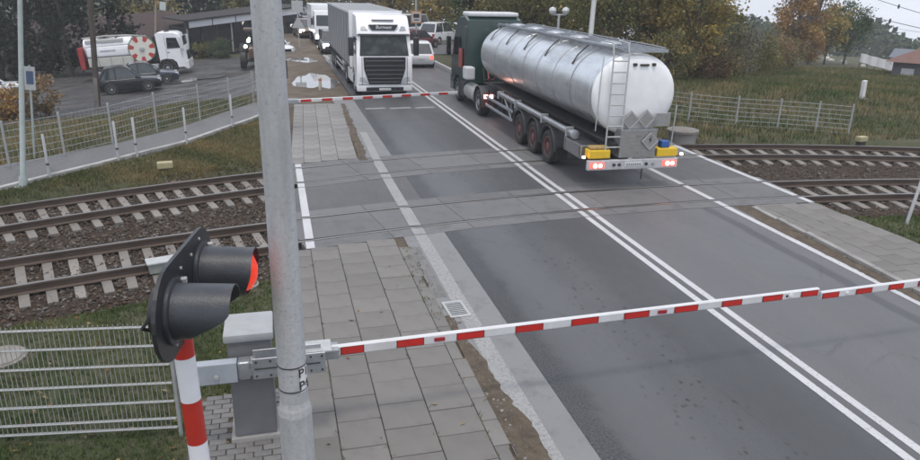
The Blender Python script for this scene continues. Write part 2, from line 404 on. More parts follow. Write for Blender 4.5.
# ------------------------------------------------------------------ track geometry
def quad(a, b, c, lo, hi):
    def y(x):
        if x < lo: return a * lo * lo + b * lo + c + (2 * a * lo + b) * (x - lo)
        if x > hi: return a * hi * hi + b * hi + c + (2 * a * hi + b) * (x - hi)
        return a * x * x + b * x + c
    def s(x): return 2 * a * min(max(x, lo), hi) + b
    return y, s
yn, sn = quad(-.0105, .215, 14.28, -7, 20)
yf, sf = quad(-.0145, .290, 18.68, -6.5, 21.5)
TR = {'near': (yn, sn, .7175), 'far': (yf, sf, .745)}
def tpt(tr, x, off, z):
    y, s, _ = TR[tr]; k = s(x); n = math.hypot(1, k); return (x - k / n * off, y(x) + off / n, z)

FENCE_PTS = [(-8.4, 19.3), (-7.13, 20.85), (-6.08, 22.09), (-5.07, 23.56), (-4.07, 25.64), (-2.84, 27.55), (-1.86, 29.39)]
def lot_plane(x, y): return max(.11 + .08 * x - .0224 * y, -7.5)
def terr(x, y):
    h = -.06
    # yard behind the path fence, falling away to the left
    dline = (y - (29.39 + (x + 1.86) * 1.62)) / 1.9
    w = sm(.3, 9, dline) * sm(.9, -2.0, x)
    if y > 31: w = max(w, sm(31, 37, y) * sm(.9, -3.0, x))
    h = h * (1 - w) + (lot_plane(x, y) - .02) * w
    # grass bank right of the road, then the valley
    if x > 12:
        d = math.hypot(x, y)
        b = .55 * sm(23.0, 31, y + .25 * (x - 15)) - .05 * max(0, d - 36) - .03 * max(0, d - 110)
        q = sm(12.5, 17, x) * sm(20, 25, y + .18 * max(0, x - 20))
        h = h * (1 - q) + b * q
    # bumps
    if not (-1.5 < x < 3.6 and y > 31): h += .025 * math.sin(x * 1.7 + y * .6) * math.sin(y * 1.3 - x * .4) + .015 * math.sin(x * 4.1) * math.sin(y * 3.7)
    # under road and walks
    road = 1 if ((3.1 if y < 31.5 else 3.3) < x < 10.7) else (1 - sm(10.7, 11.2, x) if x >= 10.7 else (1 - sm(3.1, 2.6, x) if y < 31.5 else 1 - sm(3.3, 3.1, x)))
    if y < 31: road = max(road, sm(-.15, .12, x) * sm(13.1, 12.8, x))
    if y > 170: road = 0
    h = h * (1 - road) + (-.40 if y < 31.5 else -.09) * road
    # under the ballast
    a = y - (yn(x) - 2.2); b2 = (yf(x) + 1.75) - y
    k = sm(-.25, .35, a) * sm(-.25, .35, b2)
    if -30 < x < 60: h = h * (1 - k) + (-.55) * k
    # under the yard-side path
    return h

def axis(vals):
    out = []
    for a, b, st in vals:
        n = max(1, int(round((b - a) / st)))
        out += [a + (b - a) * i / n for i in range(n)]
    return out + [vals[-1][1]]
gx = axis([(-1500, -120, 180), (-120, -30, 6), (-30, -10, 1.0), (-10, 16, .28), (16, 34, .6), (34, 80, 2), (80, 300, 12), (300, 2500, 180)])
gy = axis([(-400, -20, 60), (-20, 2, 3), (2, 32, .3), (32, 60, .8), (60, 100, 2.5), (100, 300, 12), (300, 3000, 180)])
tv = [(x, y, terr(x, y)) for y in gy for x in gx]
W = len(gx)
tf = [(j * W + i, j * W + i + 1, (j + 1) * W + i + 1, (j + 1) * W + i) for j in range(len(gy) - 1) for i in range(W - 1)]
ground = raw_mesh('ground', tv, tf, MAT_TERRAIN, None, True); tag(ground, kind='structure')

# ------------------------------------------------------------------ road sheets
def strip(name, x0, x1, ylo, yhi, z, mt, parent, st=.5):
    n = max(1, int(round((x1 - x0) / st))); v = []; f = []
    for i in range(n + 1):
        x = x0 + (x1 - x0) * i / n; v += [(x, ylo(x), z), (x, yhi(x), z)]
    for i in range(n): f.append((2 * i, 2 * i + 2, 2 * i + 3, 2 * i + 1))
    return raw_mesh(name, v, f, mt, parent)
K = lambda c: (lambda x: c)
def off(fn, d): return lambda x: fn(x) + d
road = struct('road', 'two lane grey asphalt road over the level crossing')
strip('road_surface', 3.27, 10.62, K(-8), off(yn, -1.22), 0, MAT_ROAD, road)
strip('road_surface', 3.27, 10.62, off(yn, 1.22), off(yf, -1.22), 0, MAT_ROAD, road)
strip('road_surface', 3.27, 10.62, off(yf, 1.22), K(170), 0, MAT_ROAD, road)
strip('crossing_apron', .10, 3.266, off(yn, 1.22), off(yf, -1.22), -.002, MAT_APRON, road)
strip('crossing_apron', 10.624, 13.0, off(yn, 1.22), off(yf, -1.22), -.002, MAT_APRON, road)
strip('crossing_apron', 10.624, 13.0, off(yf, 1.22), K(31), -.002, MAT_APRON, road)
strip('crossing_apron', 10.63, 23.0, K(52), K(60), -.012, MAT_ROAD, road)   # side road where the queue turns off
strip('gutter_strip', 2.36, 3.266, K(-8), off(yn, -1.22), -.001, MAT_GUTTER, road)
strip('gutter_strip', 2.36, 3.266, off(yf, 1.22), K(31.5), -.001, MAT_GUTTER, road)
strip('margin', 10.624, 11.3, K(-8), off(yn, -1.22), -.004, MAT_DIRT, road)
strip('trackbed', .05, 13.05, off(yn, -1.3), off(yn, 1.3), -.13, MAT_BED, road)
strip('trackbed', .05, 13.05, off(yf, -1.3), off(yf, 1.3), -.13, MAT_BED, road)

# painted lines, cut where the flangeways run
def cuts(x, y0, y1):
    """pieces of [y0,y1] at x that avoid the rail grooves; returns (a, b, z)"""
    g = []
    for tr in ('near', 'far'):
        y, s, hg = TR[tr]; n = math.hypot(1, s(x))
        for sg in (-1, 1): g.append((y(x) + sg * hg * n - .075, y(x) + sg * hg * n + .075))
    bnd = []
    for tr in ('near', 'far'):
        y = TR[tr][0](x); bnd.append((y - 1.22, y + 1.22))
    out = []; cur = y0
    for a, b in g + [(1e9, 1e9)]:
        a2 = min(a, y1)
        if a2 > cur: out.append((cur, a2))
        cur = max(cur, b)
        if cur >= y1: break
    res = []
    for a, b in out:       # split on panel borders: panels lie a little higher
        pts = [a] + sorted(q for p in bnd for q in p if a < q < b) + [b]
        for u, w in zip(pts, pts[1:]):
            mid = (u + w) / 2; hi = any(p0 < mid < p1 for p0, p1 in bnd)
            res.append((u + .004, w - .004, .012 if hi else .004))
    return res
markings = struct('road_markings', 'white painted road lines')
def line(name, x0, x1, y0, y1, mt=MAT_LINE, shear=0.0):
    mb = MB()
    for a, b, z in cuts((x0 + x1) / 2, y0, y1):
        n = max(1, int((b - a) / 2.0))
        for i in range(n):
            u = a + (b - a) * i / n; w = a + (b - a) * (i + 1) / n
            su = shear * (u - y0); sw = shear * (w - y0)
            mb.add([(x0 + su, u, z), (x1 + su, u, z), (x1 + sw, w, z), (x0 + sw, w, z)], [(0, 1, 2, 3)])
    return mb.build(name, mt, markings)
line('centre_line', 6.655, 6.785, -6, 95); line('centre_line', 6.915, 7.045, -6, 95)
line('edge_line', 2.60, 2.86, -6, 19.9, MAT_LINE_OLD); line('edge_line', 2.62, 2.86, 19.9, 24.3, MAT_LINE_OLD, .02)
line('edge_line', 10.37, 10.53, -6, 50)
line('walkway_line', .37, .54, 13.15, 20.05); line('walkway_line', 12.76, 12.93, 14.05, 21.2)
for x0, x1 in ((3.5, 4.35), (4.52, 5.42), (5.6, 6.45)):
    MB().add([(x0, 28.85, .004), (x1, 28.95, .004), (x1, 29.25, .004), (x0, 29.15, .004)], [(0, 1, 2, 3)]).build('stop_line_dash', MAT_LINE_OLD, markings)

# crossing panels, each a slab of its own
for tr in ('near', 'far'):
    t = struct('crossing_deck', 'grey concrete deck of the %s track on the level crossing' % tr)
    xs = axis([(.12, 13.0, 1.84)])
    hg = TR[tr][2]
    for o0, o1 in ((-1.2, -hg - .055), (-hg + .085, hg - .085), (hg + .055, 1.2)):
        for a, b in zip(xs, xs[1:]):
            sh = 0
            mb = MB(); q = [tpt(tr, a + .006, o0, 0), tpt(tr, b - .006, o0, 0), tpt(tr, b - .006, o1, 0), tpt(tr, a + .006, o1, 0)]
            zt = .005 + random.uniform(-.002, .003)
            mb.add([(p[0], p[1], z) for z in (-.12, zt) for p in q], [(3, 2, 1, 0), (4, 5, 6, 7), (0, 1, 5, 4), (1, 2, 6, 5), (2, 3, 7, 6), (3, 0, 4, 7)])
            mb.build('deck_panel', MAT_CONC, t)

# rails and sleepers
RAILPROF = [(-.036, 0), (.036, 0), (.036, -.035), (.010, -.05), (.008, -.135), (.065, -.155), (.065, -.168), (-.065, -.168), (-.065, -.155), (-.008, -.135), (-.010, -.05), (-.036, -.035)]
me_sl = None
for tr, lab in (('near', 'railway track nearest the camera, concrete sleepers and brown rails'), ('far', 'second railway track, farther from the camera, running beside the first')):
    t = struct('railway_track', lab)
    for sg in (-1, 1):
        v = []; f = []; xs = axis([(-28, -8, 1), (-8, 22, .3), (22, 55, 1)]); n = len(RAILPROF)
        for x in xs:
            for o, z in RAILPROF: v.append(tpt(tr, x, sg * TR[tr][2] + o, z + .004))
        for i in range(len(xs) - 1):
            for k in range(n): f.append((i * n + k, i * n + (k + 1) % n, (i + 1) * n + (k + 1) % n, (i + 1) * n + k))
        raw_mesh('rail', v, f, MAT_RAIL, t)
    if me_sl is None:
        mb = MB(); mb.prism([(-1.28, -.34), (1.28, -.34), (1.28, -.185), (1.0, -.165), (.45, -.165), (.25, -.185), (-.25, -.185), (-.45, -.165), (-1.0, -.165), (-1.28, -.185)], ((0, 0, 0), (0, 1, 0), (0, 0, 1)), -.11, .11)
        o = mb.build('sleeper', MAT_SLEEPER, t); me_sl = o.data; bpy.data.objects.remove(o)
    x = -9.5
    while x < 32:
        k = TR[tr][1](x)
        if not (-.15 < x < 13.2):
            p = tpt(tr, x, 0, 0)
            s = link_mesh('sleeper', me_sl, t, (p[0], p[1], random.uniform(-.014, .006)), (0, 0, math.atan(k) + random.uniform(-.025, .025)), (.74 if x < 0 else .95, 1, 1))
        x += (.43 if x < 0 else .57) / math.hypot(1, k)

# ballast bed (uneven sheet) and loose stones
def bed_h(x, y):
    a = y - (yn(x) - 2.15); b = (yf(x) + 1.65) - y
    e = sm(0, .55, a) * sm(0, .5, b)
    mid = (yn(x) + yf(x)) / 2
    return -.43 + (.205 - .05 * math.exp(-((y - mid) / .8) ** 2)) * e
def ballast(x0, x1, st):
    v = []; f = []; nx = int((x1 - x0) / st)
    ny = int(8.6 / st)
    for i in range(nx + 1):
        x = x0 + (x1 - x0) * i / nx; ya = yn(x) - 2.2; yb = yf(x) + 1.75
        for j in range(ny + 1):
            y = ya + (yb - ya) * j / ny; v.append((x, y, bed_h(x, y) + random.gauss(0, .014)))
    for i in range(nx):
        for j in range(ny): a = i * (ny + 1) + j; f.append((a, a + ny + 1, a + ny + 2, a + 1))
    return v, f
bv, bf = ballast(-12, .08, .11); v2, f2 = ballast(13.02, 34, .16)
o = len(bv); bed = raw_mesh('ballast_bed', bv + v2, bf + [tuple(i + o for i in q) for q in f2], MAT_BALLAST, None)
tag(bed, 'dark grey brown ballast under and between the tracks', 'gravel', None, 'stuff')
def stones(name, pts, smin, smax, mats):
    n = len(pts); base = np.array([(1, 0, 0), (-1, 0, 0), (0, 1, 0), (0, -1, 0), (0, 0, 1), (0, 0, -1)], float)
    tri = np.array([(0, 2, 4), (2, 1, 4), (1, 3, 4), (3, 0, 4), (2, 0, 5), (1, 2, 5), (3, 1, 5), (0, 3, 5)])
    s = rng.uniform(smin, smax, (n, 1, 1)); jit = rng.uniform(.55, 1.15, (n, 6, 1)); asp = rng.uniform(.6, 1.3, (n, 1, 3)); asp[:, :, 2] *= .75
    th = rng.uniform(0, 2 * np.pi, n); c, sn_ = np.cos(th), np.sin(th)
    v = base[None] * jit * asp * s; v = v + rng.normal(0, .18, v.shape) * s
    x = v[:, :, 0] * c[:, None] - v[:, :, 1] * sn_[:, None]; y = v[:, :, 0] * sn_[:, None] + v[:, :, 1] * c[:, None]
    v[:, :, 0] = x; v[:, :, 1] = y; v += np.array(pts)[:, None, :]
    f = (tri[None] + (np.arange(n) * 6)[:, None, None]).reshape(-1, 3)
    me = bpy.data.meshes.new(name); me.from_pydata(v.reshape(-1, 3).tolist(), [], f.tolist())
    for q in mats: me.materials.append(q)
    mi = np.repeat(rng.integers(0, len(mats), n), 8); me.polygons.foreach_set('material_index', mi.tolist())
    ob = bpy.data.objects.new(name, me); col.objects.link(ob); return ob
pts = []
while len(pts) < 26000:
    x = random.uniform(-8.5, .1) if random.random() < .62 else random.uniform(13.0, 25)
    y = random.uniform(yn(x) - 2.0, yf(x) + 1.55)
    pts.append((x, y, bed_h(x, y) + random.uniform(-.005, .03)))
STM = [mat('stone_dark', (.050, .037, .029), rough=.9), mat('stone_brown', (.085, .056, .038), rough=.9), mat('stone_mid', (.096, .079, .065), rough=.9), mat('stone_mid2', (.056, .049, .044), rough=.9), mat('stone_pale', (.15, .137, .124), rough=.9)]
st = stones('ballast_stones', pts, .022, .052, STM + STM[:3])
tag(st, 'loose broken ballast stones lying between the rails', 'gravel', None, 'stuff')

# ------------------------------------------------------------------ pavements
def slab_mesh(w, l, t, mt, bev=.006):
    mb = MB(); mb.add([(-w / 2, -l / 2, -t), (w / 2, -l / 2, -t), (w / 2, l / 2, -t), (-w / 2, l / 2, -t),
                       (-w / 2, -l / 2, -bev), (w / 2, -l / 2, -bev), (w / 2, l / 2, -bev), (-w / 2, l / 2, -bev),
                       (-w / 2 + bev, -l / 2 + bev, 0), (w / 2 - bev, -l / 2 + bev, 0), (w / 2 - bev, l / 2 - bev, 0), (-w / 2 + bev, l / 2 - bev, 0)],
                      [(0, 1, 5, 4), (1, 2, 6, 5), (2, 3, 7, 6), (3, 0, 4, 7), (4, 5, 9, 8), (5, 6, 10, 9), (6, 7, 11, 10), (7, 4, 8, 11), (8, 9, 10, 11)])
    o = mb.build('slab', mt); me = o.data; bpy.data.objects.remove(o); return me
MESHC = {}
def slab(parent, x0, x1, y0, y1, z, mt, name='paving_slab', t=.07, gap=.010, jit=.003, rz=0.0):
    key = (round(x1 - x0, 3), round(y1 - y0, 3), mt.name, t)
    if key not in MESHC: MESHC[key] = slab_mesh(x1 - x0 - gap, y1 - y0 - gap, t, mt)
    return link_mesh(name, MESHC[key], parent, ((x0 + x1) / 2, (y0 + y1) / 2, z + random.uniform(-jit, jit)),
                     (random.uniform(-.004, .004), random.uniform(-.004, .004), rz + random.uniform(-.004, .004)))
walk = struct('left_pavement', 'slab pavement left of the road on the camera side of the tracks')
mb = MB(); xs = axis([(.06, 2.40, .4)])
strip('joint_bed', .05, 2.40, K(2), off(yn, -1.22), -.02, MAT_DIRT, walk)
COLS = [(.10, .45), (.45, .98), (.98, 1.57), (1.57, 2.15)]
for ci, (a, b) in enumerate(COLS):
    lim = yn((a + b) / 2) - 1.25; y = 3.2 + (.2625 if ci % 2 else 0) + .09
    while y < lim - .12:
        y1 = min(y + .525, lim); y1 = lim if lim - y1 < .12 else y1
        slab(walk, a, b, y, y1, .018, MAT_SLAB); y = y1
y = 3.4; i = 0
while y < 12.9:
    if not (6.55 < y < 6.9):
        slab(walk, 2.15, 2.15 + (.21 if i % 5 else .17), y, y + .5, .012, MAT_SLAB, 'border_slab')
    y += .5; i += 1
# narrow edging at the far left of the pavement
y = 3.2
while y < 12.2: slab(walk, .03, .10, y, y + .99, .03, MAT_KERB, 'edging_stone'); y += 1.0
# gutter setts beside the crossing
y = 10.45
while y < 12.75:
    for k in range(2): slab(walk, 2.375 + k * .10, 2.472 + k * .10, y, y + .13, .006, MAT_PAVER, 'gutter_sett', .05, .012, .004)
    y += .135
# dirt that has washed over the gutter
def dirt_patch(name, xa, xb, y0, y1, z, lab, amp=.035, st=.08):
    n = int((y1 - y0) / st); v = []; f = []
    r = random.Random(hash(name + str(y0)) % 1000 if False else int(y0 * 10)); e1 = e2 = 0
    for i in range(n + 1):
        y = y0 + (y1 - y0) * i / n; e1 = e1 * .8 + r.gauss(0, amp * .5); e2 = e2 * .8 + r.gauss(0, amp * .5)
        t = sm(0, .5, y - y0) * sm(0, .5, y1 - y)
        l = xa(y) + e2 * .5 * t; rr = xb(y) + e1 * t
        if rr < l + .02: rr = l + .02
        mid = (l + rr) / 2
        v += [(l, y, z - .004), (mid, y, z + .012 * t + r.uniform(0, .006)), (rr, y, z - .004)]
    for i in range(n): f += [(3 * i, 3 * i + 1, 3 * i + 4, 3 * i + 3), (3 * i + 1, 3 * i + 2, 3 * i + 5, 3 * i + 4)]
    o = raw_mesh(name, v, f, MAT_DIRT, None, True); return tag(o, lab, 'soil', None, 'stuff')
dirt_patch('gutter_dirt', K(2.35), lambda y: 2.56 + .16 * math.exp(-((y - 6.5) / .8) ** 2) - .07 * sm(8.3, 9.4, y), 4.0, 9.75, .010, 'brown silt lying in the gutter beside the left pavement')
dirt_patch('verge_dirt', lambda y: 2.22 + .04 * (y - 20.5), lambda y: 2.50 + .03 * (y - 20.5), 20.2, 30.4, .010, 'brown silt lying in the gutter beyond the tracks')
dirt_patch('kerb_dirt', lambda y: 10.50 + .03 * sm(7, 13, y), lambda y: 10.72 + .062 * (y - 8), 3.0, 13.2, .012, 'brown silt along the right hand kerb')
pts = [(random.gauss(2.45, .07), random.uniform(4.6, 9.6), .014) for _ in range(120)] + [(random.gauss(2.38, .07) + .035 * (yy - 20), yy, .014) for yy in (random.uniform(20.3, 30) for _ in range(140))] + [(random.gauss(10.68, .06) + .05 * (yy - 9), yy, .012) for yy in (random.uniform(5, 13) for _ in range(90))]
tag(stones('gutter_rubble', pts, .010, .034, [MAT_KERB, STM[4], MAT_SLAB]), 'small broken concrete bits in the gutters', 'rubble', None, 'stuff')

# drain grate
gr = thing('drain_grate', 'square steel drain grate set in the left gutter', 'drain grate', (2.60, 9.96, .004), .04)
mb = MB(); mb.box(-.17, .17, -.29, -.245, 0, .012); mb.box(-.17, .17, .245, .29, 0, .012); mb.box(-.17, -.135, -.245, .245, 0, .012); mb.box(.135, .17, -.245, .245, 0, .012)
mb.build('frame', MAT_GALV_DULL, gr); MB().box(-.134, .134, -.244, .244, -.004, .001).build('pit', MAT_BED, gr)
for i in range(9): MB().box(-.134, .134, -.225 + i * .056 - .011, -.225 + i * .056 + .011, .002, .010).build('bar', MAT_GALV_DULL, gr)

walk2 = struct('far_left_pavement', 'slab pavement left of the road beyond the tracks')
strip('joint_bed', .1, 2.6, off(yf, 1.22), K(30.6), -.03, MAT_DIRT, walk2)
FC = [(.27, .64), (.64, 1.14), (1.14, 1.64), (1.64, 2.2)]
for ci, (a, b) in enumerate(FC):
    y = yf((a + b) / 2) + 1.25
    st0 = .35 if ci % 2 else .7
    first = True
    while y < 30.3:
        y1 = min(y + (st0 if first else .7), 30.45); y1 = 30.45 if 30.45 - y1 < .15 else y1; first = False
        s = .04 * ((y + y1) / 2 - 20.5)
        slab(walk2, a + s, b + s, y, y1, .018, MAT_SLAB_PALE, jit=.001, rz=-.04); y = y1

walk3 = struct('right_pavement', 'slab pavement on the right with a low kerb')
kx = lambda y: 10.62 + .065 * (y - 8)
y = 2.0
while y < 13.6:
    o = slab(walk3, -.07, .07, 0, 1.0, .075 - .05 * sm(11, 13.6, y), MAT_KERB, 'kerb_stone', .2, .012); o.location.x = kx(y + .5) + .10; o.location.y = y + .5; o.rotation_euler.z = -.065; y += 1.0
v = []; 
strip('joint_bed', 10.8, 12.87, K(2), lambda x: min(yn(x) - 1.22, 8 + (x - 10.62 - .05) / .065), -.02, MAT_DIRT, walk3, .15)
for ci in range(4):
    b = 12.87 - .5 * ci; a = b - .5; lim = yn((a + b) / 2) - 1.25
    y = 2.0 + (.25 if ci % 2 else 0)
    while y < lim - .1:
        y1 = min(y + .5, lim); aa = max(a, kx((y + y1) / 2) + .18)
        if b - aa > .06: slab(walk3, round(aa, 2), b, y, y1, .058 - .045 * sm(11, 14, y), MAT_SLAB, jit=.002)
        y = y1

# path to the platform with its pale kerb
path = struct('path', 'narrow grey asphalt path behind the tracks on the left')
KERB = [(-9.6, 15.3), (-8.3, 16.9), (-6.73, 18.8), (-5.74, 20.1), (-4.94, 21.06), (-3.09, 23.41), (-1.04, 27.32), (.25, 30.2)]
FAR = [(-10.6, 17.6), (-9.2, 19.2), (-7.49, 21.14), (-6.25, 22.24), (-4.89, 23.68), (-3.36, 25.9), (-1.86, 29.19), (-1.0, 31.0)]
v = []; f = []
for (a, b), (c, d) in zip(KERB, FAR): v += [(a, b, .015), ((a + c) / 2, (b + d) / 2, .035), (c, d, .015)]
for i in range(len(KERB) - 1): f += [(3 * i, 3 * i + 3, 3 * i + 4, 3 * i + 1), (3 * i + 1, 3 * i + 4, 3 * i + 5, 3 * i + 2)]
raw_mesh('path_surface', v, f, MAT_PATH, path, True)
MAT_KERBPALE = slabmat('pale_kerb', (.30, .293, .28), (.37, .36, .345), (.17, .155, .14))
MESHK = slab_mesh(.14, .985, .22, MAT_KERBPALE, .012)
for (a, b), (c, d) in zip(KERB, KERB[1:]):
    L = math.hypot(c - a, d - b); n = max(1, round(L)); th = math.atan2(d - b, c - a) - math.pi / 2
    for i in range(n):
        t = (i + .5) / n
        link_mesh('kerb_stone', MESHK, path, (a + (c - a) * t + .05, b + (d - b) * t - .05, .055 + random.uniform(-.006, .006)), (0, 0, th + random.uniform(-.01, .01)), (1, L / n, 1))
# block paving at the foot of the barrier machine
pv = struct('block_paving', 'small concrete blocks around the grey barrier machine')
MB().box(-1.22, -.02, 5.2, 8.18, -.2, -.035).build('joint_bed', MAT_DIRT, pv)
r = 0; y = 5.25
while y < 8.1:
    x = -1.2 + (.1 if r % 2 else 0)
    while x < -.06:
        x1 = min(x + .2, -.04)
        if not (-.72 < (x + x1) / 2 < -.22 and 7.18 < y + .05 < 7.7) and x1 - x > .05:
            slab(pv, round(x, 2), round(x1, 2), y, y + .105, -.012, MAT_PAVER, 'paving_block', .05, .011, .005)
        x = x1
    y += .105; r += 1
# ------------------------------------------------------------------ near mast with tag
def polemat():
    ma, nt, b = nodes('mottled_zinc'); g = NG(nt)
    c = g.mix(g.rng(g.noise(30, 6, rough=.7), .35, .65), (.38, .39, .40), (.53, .54, .55))
    c = g.mix(g.rng(g.vor(55), .1, .5, 0, .5), c, (.50, .51, .52))
    c = g.mix(g.rng(g.noise(38, 5, off=4, rough=.8), .58, .68), c, (.20, .195, .19))
    c = g.mix(g.rng(g.noise(4, 6, (1, 1, .22), off=2, rough=.7), .46, .72, 0, .75), c, (.30, .298, .29))
    nt.links.new(c, b.inputs['Base Color']); b.inputs['Roughness'].default_value = .62; b.inputs['Metallic'].default_value = .15
    g.bump(g.noise(70, 4, rough=.8), .35, .006, b); return ma
MAT_POLE = polemat()
pole = thing('steel_mast', 'thick mottled grey steel mast standing close to the camera', 'mast', (-.005, 5.0, 0), (math.radians(-.3), math.radians(-.35), 0))
mb = MB(); mb.lathe([(-.1, .150), (1.66, .131), (1.70, .132), (1.73, .134), (1.745, .126), (1.76, .129), (1.775, .121), (1.83, .1145)], (0, 0, 0), (0, 0, 1), 40)
mb.build('lower_section', MAT_POLE, pole, True, 60)
mb = MB(); mb.lathe([(1.83, .1135), (7.5, .090)], (0, 0, 0), (0, 0, 1), 40); mb.build('upper_section', MAT_POLE, pole, True, 60)
def pr(z): return .1135 - (z - 1.83) / (7.5 - 1.83) * .0235
pt = MB()
a0, a1 = math.radians(-62), math.radians(-18); n = 8
for i in range(n + 1):
    a = a0 + (a1 - a0) * i / n; r = .1155
    pt.v += [(r * math.cos(a), r * math.sin(a), 1.93), (r * math.cos(a), r * math.sin(a), 2.16)]
for i in range(n): pt.f.append((2 * i, 2 * i + 2, 2 * i + 3, 2 * i + 1)); pt.mi.append(0)
pl = pt.build('number_plate', mat('plate_white', (.72, .72, .72), (.62, .62, .62), 12, rough=.5), pole)
MAT_INK = mat('black_ink', (.02, .02, .022), rough=.6)
def arc_text(body, z, size):
    o = text('plate_lettering', body, size, MAT_INK, None, (0, 0, 0), (0, 0, 0), .001)
    dg = bpy.context.evaluated_depsgraph_get(); me = bpy.data.meshes.new_from_object(o.evaluated_get(dg))
    for v_ in me.vertices:
        a = math.radians(-42) + v_.co.x / .1155; r = .1155 + .0012 + v_.co.z
        v_.co = Vector((r * math.cos(a), r * math.sin(a), z + v_.co.y))
    bpy.data.objects.remove(o); return link_mesh('plate_lettering', me, pl)
arc_text('P1', 2.10, .105); arc_text('P4', 1.99, .105)
for z in (2.155, 1.945):
    mb = MB(); mb.lathe([(z - .006, pr(z) + .0025), (z - .003, pr(z) + .005), (z + .003, pr(z) + .005), (z + .006, pr(z) + .0025)], (0, 0, 0), (0, 0, 1), 32); mb.build('strap', MAT_CHASSIS, pole, True)

# ------------------------------------------------------------------ level crossing signal by the mast
MX, MY = -.703, 4.40
sig = thing('crossing_signal', 'black two lamp level crossing signal on a red and white striped post', 'traffic signal', (MX, MY, 0))
lean = Vector((-.028, .035, 1)).normalized()
org = Vector((.078, -.097, 0)) 
def mp_(z): return org + lean * z * 1.0
bands = [(-.05, 1.32, 'w'), (1.32, 1.66, 'r'), (1.66, 1.985, 'w'), (1.985, 2.315, 'r'), (2.315, 2.64, 'w'), (2.64, 2.80, 'r')]
MAT_MASTW = mat('mast_white', (.78, .78, .80), (.72, .72, .74), 6, rough=.35)
MAT_MASTR = mat('mast_red', (.50, .035, .022), (.44, .03, .022), 6, rough=.35)
for a, b, k in bands:
    mb = MB(); mb.lathe([(0, .066), ((b - a) - .0005, .066)], mp_(a), lean, 28); mb.build('post_band', MAT_MASTW if k == 'w' else MAT_MASTR, sig, True, 60)
# backboard: horizontal stadium plate facing right
dv = Vector((.16, .985, -.02)).normalized(); nv = Vector((.985, -.16, -.02)).normalized(); uv = Vector((0, 0, 1)); uv = (nv.cross(dv)).normalized(); uv = uv if uv.z > 0 else -uv
bc = Vector((.045, .11, 3.06))
def stadium(hl, r, n=14):
    return [(hl + r * math.cos(t), r * math.sin(t)) for t in [(-.5 + i / n) * math.pi for i in range(n + 1)]] + [(-hl + r * math.cos(t), r * math.sin(t)) for t in [(.5 + i / n) * math.pi for i in range(n + 1)]]
mb = MB(); mb.prism(stadium(.355, .30), (bc, dv, uv), -.012, .012); 
bb = mb.build('backboard', MAT_BLACK, sig)
sgn = 1 if (dv.cross(uv)).dot(nv) > 0 else -1
MAT_HOODIN = mat('hood_inside', (.03, .03, .032), rough=.6)
MAT_LENS = mat('red_lens_lit', (.5, .02, .01), emit=(1, .06, .02), estr=.35, rough=.2)
MAT_LENSOFF = mat('red_lens_dark', (.14, .012, .01), rough=.15)
for k, (s, lit) in enumerate(((-.335, False), (.335, True))):
    c = bc + dv * s
    mb = MB(); mb.lathe([(-.10, .09), (-.09, .15), (-.014, .165)], c, nv, 28); mb.build('lamp_housing', MAT_BLACK, sig, True)
    ring = MB(); ring.lathe([(.013, .205), (.035, .205), (.04, .19), (.04, .165), (.012, .165)], c, nv, 36)
    ring.build('lamp_ring', MAT_HOOD, sig, True, 50)
    le = MB(); le.lathe([(.02, .16), (.035, .13), (.045, .06), (.048, .0)] if not lit else [(.25, .158), (.31, .150), (.36, .12), (.39, .06), (.40, 0)], c, nv, 28); ln = le.build('lens', MAT_LENS if lit else MAT_LENSOFF, sig, True)  # lit lens pushed to the hood mouth, standing in for the red-lit inner wall
    # hood: cut-away tube, long at the top, short at the bottom, thin walled
    n = 40; out = []
    L1 = .385
    pts_o = []; pts_i = []
    for i in range(n + 1):
        t = math.radians(-62 + 304 * i / n) if not lit else math.radians(-88 + 356 * i / n)
        cz = math.sin(t)
        ln_ = L1 * ((.86 if lit else .34) + (.14 if lit else .66) * sm(-.95, .35, cz))
        e = dv * math.cos(t) + uv * math.sin(t)
        pts_o.append((c + e * .175 + nv * .03, c + e * .170 + nv * ln_)); pts_i.append((c + e * .169 + nv * .03, c + e * .164 + nv * ln_))
    v = []; f = []
    for (o0, o1), (i0, i1) in zip(pts_o, pts_i): v += [o0, o1, i1, i0]
    for i in range(n):
        a = 4 * i; b = a + 4
        f += [(a, b, b + 1, a + 1), (a + 1, b + 1, b + 2, a + 2), (a + 2, b + 2, b + 3, a + 3)]
    mb = MB(); mb.add(v, f); mb.build('lamp_hood', MAT_HOOD, sig, True, 50)
for s, q in ((-.12, .2), (.12, .2), (0, -.2), (-.5, .05), (.5, .02), (-.33, -.23), (.33, .24)):
    mb = MB(); p = bc + dv * s + uv * q; mb.cyl(p + nv * .012, p + nv * .022, .011, n=8); mb.build('bolt', MAT_GALV_DULL, sig)
for k_ in (-1, 1):
    p_ = bc + dv * .335 * k_ - nv * .1
    MB().tube([p_, p_ - nv * .08 - uv * .12, bc - nv * .12 - uv * .30 + dv * .04 * k_, bc - nv * .05 - uv * .42 + dv * .03 * k_], .012, 6).build('cable', MAT_RUBBER, sig, True)
    for q_ in (-.12, .12): MB().rbox(-.02, .02, -.02, .02, -.02, .02, .005, 1, None, bc + dv * (.335 * k_ + .205) + uv * q_ + nv * .03).build('hinge', MAT_GALV_DULL, sig)
mb = MB(); mb.box(-.05, .05, -.05, .05, -.33, -.1, None, bc - nv * .06 + Vector((0, 0, 0))); mb.build('bracket', MAT_BLACK, sig)

